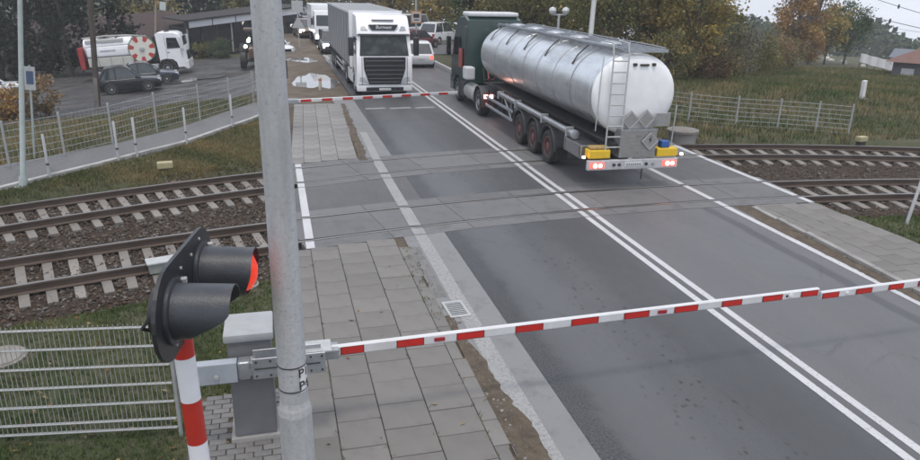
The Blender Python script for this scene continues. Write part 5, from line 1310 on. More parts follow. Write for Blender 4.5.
for i in range(ns):
    a0 = 2 * math.pi * i / ns; a1 = 2 * math.pi * (i + 1) / ns; q = MB()
    r0, r1 = RRAD * .18, RRAD * .93; pts_ = []
    for a in (a0, (a0 + a1) / 2, a1): pts_.append((math.cos(a) * r1, math.sin(a) * r1))
    for a in (a1, (a0 + a1) / 2, a0): pts_.append((math.cos(a) * r0, math.sin(a) * r0))
    red = i % 2 == 0
    q.prism(pts_ if not red else pts_, (RC + Vector((.058, 0, 0)), (0, 1, 0), (0, 0, 1)), 0, .012).build('reel_segment', MAT_REELW, reel)
    if red:
        pp = [(math.cos(a) * r, math.sin(a) * r) for a, r in ((a0 + .04, r1 * .62), (a0 + .02, r1), ((a0 + a1) / 2, r1), (a1 - .02, r1), (a1 - .04, r1 * .62))]
        MB().prism(pp, (RC + Vector((.071, 0, 0)), (0, 1, 0), (0, 0, 1)), 0, .004).build('red_block', MAT_REELR, reel)
mb = MB(); mb.lathe([(0, .17), (.10, .15), (.12, 0)], RC + Vector((.06, 0, 0)), (1, 0, 0), 16); mb.build('reel_hub', MAT_GALV_DULL, reel, True)
MB().box(-.9, .9, 2.6, 3.9, 1.0, 1.9).build('pump_unit', MAT_CHASSIS, vt)
MB().tube([(.9, 2.75, 1.0), (.9, 3.2, 2.4), (.9, 3.7, 1.0)], .05, 8).build('reel_stand', MAT_CHASSIS, vt)
MB().rbox(-1.0, 1.0, 3.85, 4.05, 1.0, 2.75, .03).build('cab_bulkhead', MAT_CHASSIS, vt)
cab(vt, 4.1, 6.0, [(4.15, .95), (4.1, 2.85), (4.3, 2.98), (5.35, 2.92), (5.62, 2.78), (5.92, 1.85), (6.0, 1.3), (6.02, .45), (5.35, .45), (5.28, .85), (5.05, 1.08), (4.62, 1.16), (4.2, 1.08), (4.12, .95)], 1.2, MAT_LORRYW, taper=.95)
for s in (-1, 1):
    MB().prism([(4.78, 1.85), (5.68, 1.85), (5.50, 2.55), (4.85, 2.6)], ((s * 1.195, 0, 0), (0, 1, 0), (0, 0, 1)), -.015, .015).build('side_window', MAT_GLASS, vt)
    MB().rbox(s * 1.33 - .08, s * 1.33 + .08, 5.7, 5.95, 1.75, 2.6, .04).build('mirror', MAT_WHITE, vt)
    MB().box(s * 1.205 - .004, s * 1.205 + .004, 4.75, 4.9, 1.55, 1.60).build('door_handle', MAT_CHASSIS, vt)
MB().rbox(-1.2, 1.2, 5.85, 6.08, .35, .95, .05).build('bumper', MAT_LORRYW, vt)
MB().box(-1.0, 1.0, 5.86, 5.93, 1.85, 2.6, Matrix.Rotation(0, 3, 'X'), (0, -.05, 0)).build('windscreen', MAT_GLASS, vt)
MB().rbox(-.8, .8, 6.0, 6.05, .95, 1.6, .03).build('grille', MAT_GRILLE, vt)
for s in (-1, 1): MB().rbox(s * .9 - .16, s * .9 + .16, 6.06, 6.1, .55, .75, .03).build('headlight', mat('car_headlight', (.45, .46, .48), rough=.12), vt)
MB().rbox(-.5, .5, 4.65, 4.9, 2.97, 3.03, .02).build('beacon_bar', MAT_CHASSIS, vt)
for y in (.15, .95, 1.75):
    for s in (-1, 1): MB().box(s * 1.232 - .004, s * 1.232 + .004, y - .012, y + .012, .98, 1.52).build('locker_gap', MAT_CHASSIS, vt)
for s in (-1, 1):
    MB().box(s * 1.156 - .006, s * 1.156 + .006, -.55, 2.45, 1.56, 1.60).build('body_trim', MAT_CHASSIS, vt)
    MB().box(s * 1.156 - .004, s * 1.156 + .004, .35, 1.35, 1.93, 2.05).build('faded_lettering', mat('faded_grey_print', (.30, .32, .38), (.55, .56, .58), 9, rough=.5), vt)
    MB().rbox(s * 1.0 - .2, s * 1.0 + .2, 2.6, 4.0, .45, .85, .05).build('fuel_tank', MAT_GALV_DULL, vt)
    MB().tube([(s * 1.15, -.6, 2.32), (s * 1.15, 2.4, 2.36), (s * 1.1, 2.7, 2.2)], .035, 6).build('handrail', MAT_GALV_DULL, vt, True)
    MB().box(s * 1.203 - .004, s * 1.203 + .004, 4.70, 4.715, 1.2, 2.75).build('door_gap', MAT_CHASSIS, vt)
    MB().box(s * 1.203 - .004, s * 1.203 + .004, 5.70, 5.715, 1.2, 1.9).build('door_gap', MAT_CHASSIS, vt)
    MB().rbox(s * 1.08 - .14, s * 1.08 + .14, 5.0, 5.75, .40, .52, .03).build('cab_step', MAT_CHASSIS, vt)
for y in (-.2, .6, 1.4): MB().tube([(-.6, y, 2.8), (0, y + .1, 2.92), (.6, y, 2.8)], .05, 6).build('hose_saddle', MAT_CHASSIS, vt, True)
MB().tube([(.2, -.9, 2.86), (.3, .6, 2.95), (.1, 2.0, 2.9), (.4, 3.4, 2.75)], .06, 8).build('jetting_hose', mat('hose_pale', (.34, .33, .31), rough=.6), vt, True)

# tractor half hidden by the mast, working lights on
tz = lot_plane(-1.5, 53.8)
tc_ = thing('tractor', 'tractor with working lights lit, half hidden behind the near mast', 'tractor', (-1.35, 53.4, tz), 0)
for s in (-1, 1):
    wheel(tc_, s * .85, .5, .58, .58, .42, s, MAT_RIMRED); wheel(tc_, s * .9, 2.9, .8, .8, .5, s, MAT_RIMRED)
    for k, z in enumerate((1.62, 1.95)):
        MB().lathe([(0, .11), (.06, .10), (.065, 0)], (s * (.62 - .2 * k), .9 if k else .0, z), (0, -1, 0), 14).build('work_light', MAT_HEADLIGHT, tc_)
MB().rbox(-.42, .42, .0, 1.9, .75, 1.5, .1, 3).build('bonnet', mat('tractor_brown', (.10, .055, .035), (.08, .045, .03), 4, rough=.5), tc_, True)
MB().rbox(-.7, .7, 1.9, 3.3, 1.0, 2.6, .1, 2).build('cab', MAT_GLASS, tc_)
MB().rbox(-.78, .78, 1.8, 3.4, 2.6, 2.72, .05).build('cab_roof', mat('tractor_brown', (.22, .10, .045), rough=.5), tc_)
MB().box(-.85, .85, .4, .6, .5, .7).build('front_axle', MAT_CHASSIS, tc_)
MB().box(-.3, .3, .3, 3.2, .5, .8).build('chassis', MAT_CHASSIS, tc_)
MB().box(-.75, .75, .85, .95, 1.55, 1.66).build('light_bar', MAT_CHASSIS, tc_)
# ------------------------------------------------------------------ foliage
def leafmat(name, rough=.7):
    ma, nt, b = nodes(name)
    at = nt.nodes.new('ShaderNodeAttribute'); at.attribute_name = 'leaf'
    nt.links.new(at.outputs['Color'], b.inputs['Base Color']); b.inputs['Roughness'].default_value = rough; b.inputs['Specular IOR Level'].default_value = .25
    tl = nt.nodes.new('ShaderNodeBsdfTranslucent'); nt.links.new(at.outputs['Color'], tl.inputs[0])
    mx = nt.nodes.new('ShaderNodeMixShader'); mx.inputs[0].default_value = .28
    out = nt.nodes['Material Output']; nt.links.new(b.outputs[0], mx.inputs[1]); nt.links.new(tl.outputs[0], mx.inputs[2]); nt.links.new(mx.outputs[0], out.inputs[0])
    return ma
MAT_LEAF = leafmat('leaves')
MAT_BARK = mat('bark', (.055, .045, .036), (.09, .075, .06), 9, rough=.95, bump=.5, bscale=20, stretch=(2, 2, .4))
MAT_BARKPALE = mat('bark_pale', (.15, .13, .11), (.22, .20, .17), 9, rough=.95, bump=.5, bscale=20, stretch=(2, 2, .4))
def leaf_cloud(name, c, size, colr, parent, tri=False, up=.0):
    """c (n,3) centres, size (n,), colr (n,3)"""
    n = len(c); r = np.random.default_rng(n + int(abs(c[0, 0]) * 10))
    a = r.normal(size=(n, 3)); a[:, 2] += up; a /= np.linalg.norm(a, axis=1)[:, None]
    b = np.cross(a, r.normal(size=(n, 3))); b /= np.linalg.norm(b, axis=1)[:, None] + 1e-9
    d = np.cross(a, b); s = size[:, None]; asp = r.uniform(.45, .8, (n, 1))
    v = np.stack([c - b * s * .5, c + d * s * asp * .5 + b * s * .1, c + b * s * .55, c - d * s * asp * .5 + b * s * .1], 1)
    f = np.arange(n * 4).reshape(n, 4)
    me = bpy.data.meshes.new(name); me.from_pydata(v.reshape(-1, 3).tolist(), [], f.tolist())
    at = me.attributes.new('leaf', 'FLOAT_COLOR', 'FACE')
    cc = np.ones((n, 4)); cc[:, :3] = colr; at.data.foreach_set('color', cc.astype(np.float32).ravel())
    me.materials.append(MAT_LEAF); o = bpy.data.objects.new(name, me); col.objects.link(o); o.parent = parent; return o
PAL = {
    'dark': [(0.016, 0.025, 0.014), (0.024, 0.034, 0.017), (0.031, 0.038, 0.021)],
    'olive': [(0.149, 0.160, 0.057), (0.210, 0.202, 0.074), (0.125, 0.133, 0.054), (0.243, 0.200, 0.079)],
    'yellow': [(0.359, 0.270, 0.081), (0.454, 0.339, 0.099), (0.267, 0.222, 0.075), (0.210, 0.197, 0.074)],
    'green': [(0.075, 0.113, 0.050), (0.108, 0.146, 0.065), (0.059, 0.087, 0.041)],
    'mix': [(0.173, 0.172, 0.066), (0.115, 0.133, 0.054), (0.289, 0.224, 0.083), (0.230, 0.162, 0.072)],
    'brown': [(0.216, 0.138, 0.072), (0.287, 0.187, 0.093), (0.173, 0.117, 0.068), (0.148, 0.133, 0.070)],
    'orange': [(.34, .19, .065), (.28, .15, .055), (.24, .165, .07), (.38, .24, .08)],
    'orange_old': [(0.425, 0.230, 0.100), (0.338, 0.190, 0.091), (0.271, 0.185, 0.093), (0.481, 0.285, 0.131)],
    'grey': [(0.162, 0.153, 0.115), (0.125, 0.123, 0.093), (0.207, 0.192, 0.138)],
}
def tree(name, label, x, y, h, r, pal, n=3600, ls=.30, lo=.18, seed=1, z=None, group=None, shape='round', cat='tree', bare=0.0, bark=None, tw=None, sink=0):
    rg = np.random.default_rng(seed); z = terr(x, y) if z is None else z
    t = thing(name, label, cat, (x, y, z - sink), rg.uniform(0, 6.28), group)
    tr = tw or max(.04, h * .018); bark = bark or MAT_BARK
    mb = MB(); top = h * (.92 if shape == 'cone' else .72); n_ = 6; pts = []; lx = ly = 0
    for i in range(n_ + 1):
        pts.append((lx, ly, -.2 + (top + .2) * i / n_)); lx += rg.normal(0, h * .008); ly += rg.normal(0, h * .008)
    mb.tube(pts, [tr * (1.25 if i == 0 else 1 - .8 * i / n_) for i in range(n_ + 1)], 8)
    mb.build('trunk', bark, t, True)
    K = int(30 + h * r * 1.6); K = min(K, 90)
    cl = []
    lm = MB(); nl = 0
    while len(cl) < K:
        if shape == 'cone':
            u = rg.uniform(0, 1) ** 1.25; zz = h * (lo + (1 - lo) * u); rr = r * (1 - u) ** .85 * math.sqrt(rg.uniform(.2, 1)); a = rg.uniform(0, 6.28)
            p = (rr * math.cos(a), rr * math.sin(a), zz - rr * .22); cr = .10 * r + .28 * r * (1 - u)
        elif shape == 'column':
            u = rg.uniform(0, 1); zz = h * (lo + (1 - lo) * u); rr = r * (math.sin(math.pi * (.12 + .86 * u)) ** .6) * math.sqrt(rg.uniform(0, 1)); a = rg.uniform(0, 6.28)
            p = (rr * math.cos(a), rr * math.sin(a), zz); cr = r * .35
        else:
            q = rg.normal(size=3); q /= np.linalg.norm(q); k = rg.uniform(.35, 1) ** .5
            c0 = h * (lo + 1) / 2; hz = h * (1 - lo) / 2
            p = (q[0] * r * k, q[1] * r * k, c0 + q[2] * hz * k); cr = r * rg.uniform(.20, .36)
        cl.append((p, cr))
    for (p, cr) in cl[:14 if shape != 'cone' else 0]:
        s = max(.3, p[2] * .45); k = min(1, s / top)
        lm.tube([(pts[-1][0] * k, pts[-1][1] * k, s), (p[0] * .45, p[1] * .45, s + (p[2] - s) * .55), p], [tr * .42, tr * .25, tr * .08], 5)
    if lm.v: lm.build('limb', bark, t, True)
    cc = np.array([p for p, _ in cl]); cr = np.array([c for _, c in cl]); cols = np.array(PAL[pal])
    tone = rg.uniform(.62, 1.30, K); pick = rg.integers(0, len(cols), K)
    idx = rg.integers(0, K, n); q = rg.normal(size=(n, 3)) * .55
    pos = cc[idx] + q * cr[idx][:, None] * np.array([1, 1, .8])
    pos[:, 2] = np.maximum(pos[:, 2], .05)
    own = rg.random(n) < .35; pk = np.where(own, rg.integers(0, len(cols), n), pick[idx])
    colr = cols[pk] * (tone[idx] * rg.uniform(.7, 1.3, n))[:, None]
    leaf_cloud('crown', pos, ls * rg.uniform(.55, 1.3, n), colr, t)
    if bare > 0:
        tb = MB()
        for k in range(int(40 * bare)):
            p, c_ = cl[rg.integers(0, K)]; q = rg.normal(size=3); q[2] = abs(q[2]) + .4; q /= np.linalg.norm(q)
            e = np.array(p) + q * rg.uniform(.6, 1.6); tb.tube([p, (np.array(p) + e) / 2 + rg.normal(0, .08, 3), e], [.022, .014, .006], 4)
        tag(tb.build('bare_twigs', bark, t), kind='stuff')
    return t

G1 = 'trees in the wood right of the road'
WOOD = [ # x, y, h, r, palette, label
    (14.6, 40.0, 9.5, 2.6, 'olive', 'olive leaved tree behind the tank, first along the road'),
    (15.6, 45.5, 10.5, 2.8, 'mix', 'mixed autumn tree just left of the lamp post behind the tanker'),
    (14.9, 51.0, 10.5, 2.8, 'green', 'green tree above the rear of the dark green cab'),
    (17.0, 50.0, 10, 2.8, 'dark', 'dark green tree behind the two white globes'),
    (15.2, 68.5, 11, 3.0, 'yellow', 'yellowing tree above the white estate car'),
    (19.5, 70, 12, 3.4, 'olive', 'olive tree rising behind the green cab roof'),
    (12.0, 75, 11.5, 3.0, 'yellow', 'yellow and brown tree behind the square orange sign'),
    (16.0, 80, 12, 3.4, 'mix', 'brownish tree between the sign and the green cab'),
    (19.2, 41.5, 10, 3.0, 'yellow', 'yellowish tree right of the lamp post above the tank'),
    (17.6, 36.2, 8.5, 2.4, 'olive', 'olive tree directly above the white tank end'),
    (20.6, 36.8, 9.0, 2.6, 'mix', 'mixed tree just right of the tank end'),
    (23.4, 39.5, 9.5, 3.0, 'olive', 'olive tree behind the yellow bush'),
    (22.0, 34.8, 6.2, 2.1, 'yellow', 'yellow leaved bushy tree on the bank right of the tanker'),
    (27.0, 43.0, 4.6, 2.4, 'green', 'green tree right of the yellow bushy tree'),
    (30.5, 46.5, 4.2, 2.4, 'olive', 'lower olive tree at the right end of the wood'),
    (33.8, 50.5, 3.8, 2.4, 'dark', 'dark low tree left of the orange tree'),
]
for i, (x, y, h, r, p, lab) in enumerate(WOOD):
    tree('deciduous_tree', lab, x, y, h, r, p, 9500 if y < 55 else 6000, .175 if y < 48 else .30, .10, 100 + i, None, G1, bare=.9)
SH = [(19.2, 32.6, 2.4, 1.5, 'mix', 'low autumn bush at the foot of the wood right of the tank end'), (24.6, 36.4, 3.0, 1.7, 'olive', 'olive bush right of the yellow tree on the bank'),
      (27.2, 38.6, 3.0, 1.8, 'grey', 'greyish bush in the middle of the bank edge'), (30.4, 41.0, 2.8, 1.9, 'olive', 'olive bush below the low dark tree'), (33.6, 43.6, 2.6, 1.9, 'brown', 'brownish bush nearest the orange tree'),
      (36.8, 46.2, 2.2, 1.7, 'mix', 'mixed bush at the right end of the bank bushes'), (16.9, 34.4, 2.4, 1.3, 'brown', 'brown bush hidden partly by the tank'), (22.6, 34.0, 1.9, 1.4, 'brown', 'brown undergrowth bush below the yellow tree'),
      (13.6, 34.5, 2.8, 1.4, 'olive', 'olive bush behind the tank beside the road'), (13.9, 56.2 - 8, 3.0, 1.4, 'mix', 'bush beside the road behind the green cab')]
for i, (x, y, h, r, p, lab) in enumerate(SH):
    tree('bush', lab, x, y, h, r, p, 4200, .13, .0, 200 + i, None, 'bushes along the edge of the wood', cat='bush', bare=.6, tw=.04)
# behind the roads
tree('poplar_tree', 'tall orange brown autumn tree standing alone at right', 43.5, 53.5, 13, 1.9, 'orange', 10000, .21, .06, 301, None, None, 'column', bare=1.6, bark=MAT_BARKPALE)
tree('poplar_tree', 'tawny narrow tree touching the orange tree on its right', 46.5, 54.6, 9.0, 1.4, 'orange', 5000, .2, .05, 302, None, None, 'column', bare=1.5, bark=MAT_BARKPALE)
tree('deciduous_tree', 'round green tree in front of the sky at right', 53.0, 57.6, 5.8, 2.1, 'green', 6000, .19, .22, 303, None, None, bare=.6)
tree('deciduous_tree', 'thin yellowing tree between the orange and the green tree', 49.4, 56.0, 5.2, 1.7, 'yellow', 1500, .28, .2, 304, None, None, bare=1.0)
tree('deciduous_tree', 'nearly bare tree with thin twigs above the green tree', 52.5, 62, 8.0, 2.4, 'grey', 420, .22, .35, 305, None, None, bare=2.4)
GL = 'dark conifers in front of the brown roofed building'
for i, (x, y, h, r, lab) in enumerate(((-15.2, 60.5, 12.5, 2.3, 'dark spruce right of the slim lamp post'), (-12.6, 62.6, 13, 2.4, 'dark spruce behind the utility pole'), (-17.6, 63.4, 12, 2.2, 'dark spruce at the left end behind the lamp post'), (-20.3, 61.2, 12, 2.4, 'dark spruce at the left edge of the picture'))):
    tree('spruce_tree', lab, x, y, h, r, 'dark', 4200, .34, .10, 400 + i, lot_plane(x, y), GL, 'cone')
BK = [(-27, 84, 12, 4.0, 'dark', 'dark broadleaf tree behind the brown roof at far left'), (-20, 88, 13, 4, 'green', 'green tree rising behind the brown roof left of the spruces'), (-13.2, 84, 13, 3.4, 'yellow', 'yellow autumn tree behind the hose reel lorry'),
      (-8.6, 88, 13, 3.2, 'dark', 'dark tree behind the brown roof above the white lorry cab'), (-4.6, 92, 13, 3.4, 'green', 'dark green tree above the white fascia'), (-.4, 96, 13, 3.4, 'dark', 'dark tree hidden partly by the near mast'),
      (2.2, 112, 13, 3.4, 'mix', 'brown green tree above the far queue of cars'), (6.2, 118, 13, 3.4, 'olive', 'olive tree closing the far end of the road'), (10.6, 110, 13, 3.6, 'mix', 'mixed tree above the white lorry roof'), (13.8, 96, 12, 3.6, 'brown', 'brown autumn tree above the right side of the white lorry'),
      (-2.8, 84, 7, 2.2, 'olive', 'olive tree right behind the pavilion'), (22.5, 84, 13, 4, 'olive', 'tall olive tree far behind the green cab'), (27, 66, 12, 4, 'green', 'tall green tree far behind the tank'), (25.0, 54, 11, 3.6, 'olive', 'tall olive tree in the middle depth of the wood')]
for i, (x, y, h, r, p, lab) in enumerate(BK):
    tree('deciduous_tree', lab, x, y, (h + 2 if x < -3 or x > 18 else 6.6), r, p, 3600, .48, .04, 500 + i, min(terr(x, y), -.3) if x > 1 else lot_plane(x, y), 'trees closing the background')
for i, (x, y, h, r, p, lab) in enumerate(((-6.2, 68.3, 1.7, .8, 'olive', 'small bush in front of the glazed pavilion'), (-4.6, 67.0, 1.5, 1.1, 'green', 'rounded green shrub left of the tractor'), (-11.3, 38.2, 1.9, 1.0, 'brown', 'russet bush beside the small blue and white sign'), (-13.1, 38.6, 1.5, .9, 'orange', 'orange leaved bush at the left edge behind the path fence'), (-10.5, 62.4, 1.8, 1.2, 'dark', 'dark shrub behind the sewer lorry'))):
    tree('bush', lab, x, y, h, r, p, 1500, .17, .0, 600 + i, lot_plane(x, y), 'bushes around the yard', cat='bush', tw=.03)

# far wooded slope beyond the valley
n = 24000
ang = rng.uniform(math.radians(28), math.radians(60), n); dist = rng.uniform(190, 330, n)
px = np.sin(ang) * dist; py = np.cos(ang) * dist
base = np.array([terr(float(a), float(b)) for a, b in zip(px, py)])
hump = 9.0 + 7 * np.exp(-((ang - math.radians(31)) / .07) ** 2) + 2.0 * np.sin(ang * 37) + 1.2 * np.sin(ang * 91) - 4.0 * np.clip((ang - math.radians(44)) / .25, 0, 1)
fw = np.stack([px, py, base + rng.uniform(0, 1, n) ** .7 * hump], 1)
fc = np.array(PAL['dark'] + PAL['green'])[rng.integers(0, 6, n)] * rng.uniform(.7, 1.3, n)[:, None]
o = leaf_cloud('far_wood', fw, rng.uniform(.9, 2.1, n), fc, None); tag(o, 'dark far wood on the slope under the sky at right', 'woodland', None, 'stuff')

# ------------------------------------------------------------------ grass, stuff
def tufts(name, pts, hmin, hmax, cols, label, blades=4, spread=.03, wid=.006):
    n = len(pts); p = np.repeat(np.array(pts), blades, 0); m_ = len(p)
    a = rng.uniform(0, 2 * np.pi, m_); p[:, :2] += rng.normal(0, spread, (m_, 2)); hh = rng.uniform(hmin, hmax, m_); ln_ = rng.uniform(.2, .9, m_) * hh
    side = np.stack([-np.sin(a), np.cos(a), np.zeros(m_)], 1) * wid; d = np.stack([np.cos(a) * ln_, np.sin(a) * ln_, hh], 1)
    v = np.stack([p - side, p + side, p + d * .6 + side * .6 + np.array([0, 0, .0]), p + d], 1); f = np.arange(m_ * 4).reshape(m_, 4)
    me = bpy.data.meshes.new(name); me.from_pydata(v.reshape(-1, 3).tolist(), [], f.tolist())
    cc = np.ones((m_, 4)); cs = np.array(cols); 
    pv_ = np.array([.5 + .35 * math.sin(q[0] * .9 + 2.1 * math.sin(q[1] * .55)) * math.sin(q[1] * .8 + 1.7 * math.sin(q[0] * .45)) + .15 * math.sin(q[0] * 3.1 + q[1] * 2.3) for q in pts])
    od = np.argsort([c[0] - c[1] for c in cols]); ki = np.clip((pv_ + rng.normal(0, .2, n)) * len(cs), 0, len(cs) - 1).astype(int)
    cc[:, :3] = cs[od][np.repeat(ki, blades)] * rng.uniform(.65, 1.4, m_)[:, None] * np.repeat(.8 + .4 * pv_, blades)[:, None]
    at = me.attributes.new('leaf', 'FLOAT_COLOR', 'FACE'); at.data.foreach_set('color', cc.astype(np.float32).ravel())
    me.materials.append(MAT_LEAF); o = bpy.data.objects.new(name, me); col.objects.link(o); return tag(o, label, 'grass', None, 'stuff')
GC = [(0.077, 0.120, 0.032), (0.057, 0.096, 0.025), (0.103, 0.131, 0.043), (0.123, 0.131, 0.054), (0.047, 0.078, 0.021), (0.143, 0.147, 0.062)]
GCB = [(0.106, 0.125, 0.045), (0.144, 0.134, 0.061), (0.186, 0.164, 0.078), (0.079, 0.097, 0.035), (0.199, 0.156, 0.069), (0.129, 0.102, 0.051)]
def scatter(n, x0, x1, y0, y1, ok, dens=None):
    out = []; tries = 0
    while len(out) < n and tries < n * 12:
        tries += 1; x = random.uniform(x0, x1); y = random.uniform(y0, y1)
        if ok(x, y): out.append((x, y, terr(x, y) - .01))
    return out
def pat(x, y): return .5 + .5 * math.sin(x * 1.3 + 1.7 * math.sin(y * .9)) * math.sin(y * 1.1 + 1.3 * math.sin(x * .7))
tufts('near_grass', scatter(15000, -5.5, -.05, 5.2, 12.6, lambda x, y: y < yn(x) - 2.0 and not (-1.25 < x and y < 8.2 and y > 5.1) and random.random() < .35 + .65 * pat(x * 2, y * 2)), .03, .085, GC, 'short green and yellowing grass around the mesh fence')
def path_d(x, y):
    best = 9
    for (a, b), (c, d) in zip(KERB, KERB[1:]):
        if min(b, d) <= y <= max(b, d): best = x - (a + (c - a) * (y - b) / (d - b))
    return best
tufts('verge_grass', scatter(13000, -9, .05, 16.5, 29.5, lambda x, y: y > yf(x) + 1.55 and path_d(x, y) > .15 and random.random() < .3 + .7 * pat(x, y)), .04, .11, GCB + [(.062, .078, .026)], 'patchy autumn grass between the far track and the path', 4, .04, .009)
tufts('yard_grass', scatter(9000, -14, -1, 21, 37, lambda x, y: (y - (29.39 + (x + 1.86) * 1.62)) / 1.9 > .15 and y < 36.5 - .0 * x), .08, .24, GCB, 'rough yellowing grass between the path fence and the yard', 4, .07, .014)
tufts('right_grass', scatter(7000, 12.9, 19, 6, 14, lambda x, y: y < yn(x) - 2.0), .04, .12, GC, 'green grass beside the right pavement', 4, .04, .009)
tufts('bank_grass', scatter(26000, 13.2, 48, 20.5, 50, lambda x, y: y > yf(x) + 1.7 and y < 33 + max(0, x - 19) * .85), .08, .30, GCB + GC[:2], 'rough green and brown grass on the bank at right', 4, .10, .018)
wp = [(random.gauss(.03, .03), random.uniform(4, 12.4), .0) for _ in range(260)] + [(random.choice((.45, .98, 1.57, 2.15)) + random.gauss(0, .006), random.uniform(5.5, 12.8), .008) for _ in range(70)] + [(kx(yy) + .16 + random.gauss(0, .02), yy, .03) for yy in (random.uniform(5, 13) for _ in range(90))] + [(12.9 + random.gauss(0, .04), random.uniform(6, 14), .0) for _ in range(200)] + [(random.uniform(2.2, 2.42), random.uniform(9.6, 13), .01) for _ in range(40)]
tufts('joint_weeds', wp, .015, .06, GC, 'small weeds growing in the pavement joints and edges', 4, .02, .006)
# fallen leaves
LC = np.array([(.30, .19, .07), (.22, .12, .05), (.36, .26, .13), (.16, .085, .04)])
pts = [(x, y, z + .035) for x, y, z in scatter(260, -4.5, -.1, 5.6, 11.5, lambda x, y: y < yn(x) - 2)] + [(random.uniform(.1, 2.3), random.uniform(5.5, 12.5), .026) for _ in range(16)] + [(x, y, z + .05) for x, y, z in scatter(160, -7, 0, 17, 28, lambda x, y: y > yf(x) + 1.6 and path_d(x, y) > .1)]
c_ = np.array(pts); lo_ = leaf_cloud('fallen_leaves', c_, rng.uniform(.035, .085, len(c_)), LC[rng.integers(0, 4, len(c_))], None, up=2.5); tag(lo_, 'fallen brown and yellow leaves scattered on grass and pavement', 'leaves', None, 'stuff')

# ------------------------------------------------------------------ puddles by the far barrier
MAT_WATER = mat('puddle_water', (.22, .215, .21), (.15, .145, .14), 1.2, rough=.03, spec=1.0)  # pale base colour stands in for bright sky reflected on the water
def puddle(x, y, rx, ry, seed, z):
    r = random.Random(seed); n = 30; v = [(x, y, z)]
    ph = [r.uniform(0, 6.28) for _ in range(4)]
    for i in range(n):
        a = 2 * math.pi * i / n; k = 1 + .20 * math.sin(2 * a + ph[0]) + .13 * math.sin(3 * a + ph[1]) + .08 * math.sin(7 * a + ph[2]); v.append((x + rx * k * math.cos(a), y + ry * k * math.sin(a), z))
    o = raw_mesh('puddle', v, [(0, i + 1, (i + 1) % n + 1) for i in range(n)], MAT_WATER); return tag(o, kind='structure')
puddle(2.0, 38.2, .95, 3.4, 3, -.045); puddle(1.75, 48.6, 1.0, 1.3, 5, -.045)
for i, (x, y, rx, ry) in enumerate(((-4.3, 50.3, 1.2, .8), (-5.9, 49.0, .9, .7), (-.6, 47.5, .8, 1.2))):
    r_ = puddle(x, y, rx, ry, 20 + i, 0); r_.data.transform(Matrix.Identity(4))
    for v_ in r_.data.vertices: v_.co.z = max(lot_plane(v_.co.x, v_.co.y), terr(v_.co.x, v_.co.y)) + .03
bl = thing('bollard', 'short pale bollard at the edge of the muddy puddle', 'bollard', (2.05, 34.9, 0))
MB().lathe([(-.2, .08), (.5, .075), (.55, .05), (.56, 0)], (0, 0, 0), (0, 0, 1), 12).build('shaft', mat('bollard_pale', (.46, .42, .34), (.38, .35, .29), 5, rough=.7), bl, True)
MB().lathe([(.40, .078), (.47, .078)], (0, 0, 0), (0, 0, 1), 12).build('band', MAT_RED, bl, True)

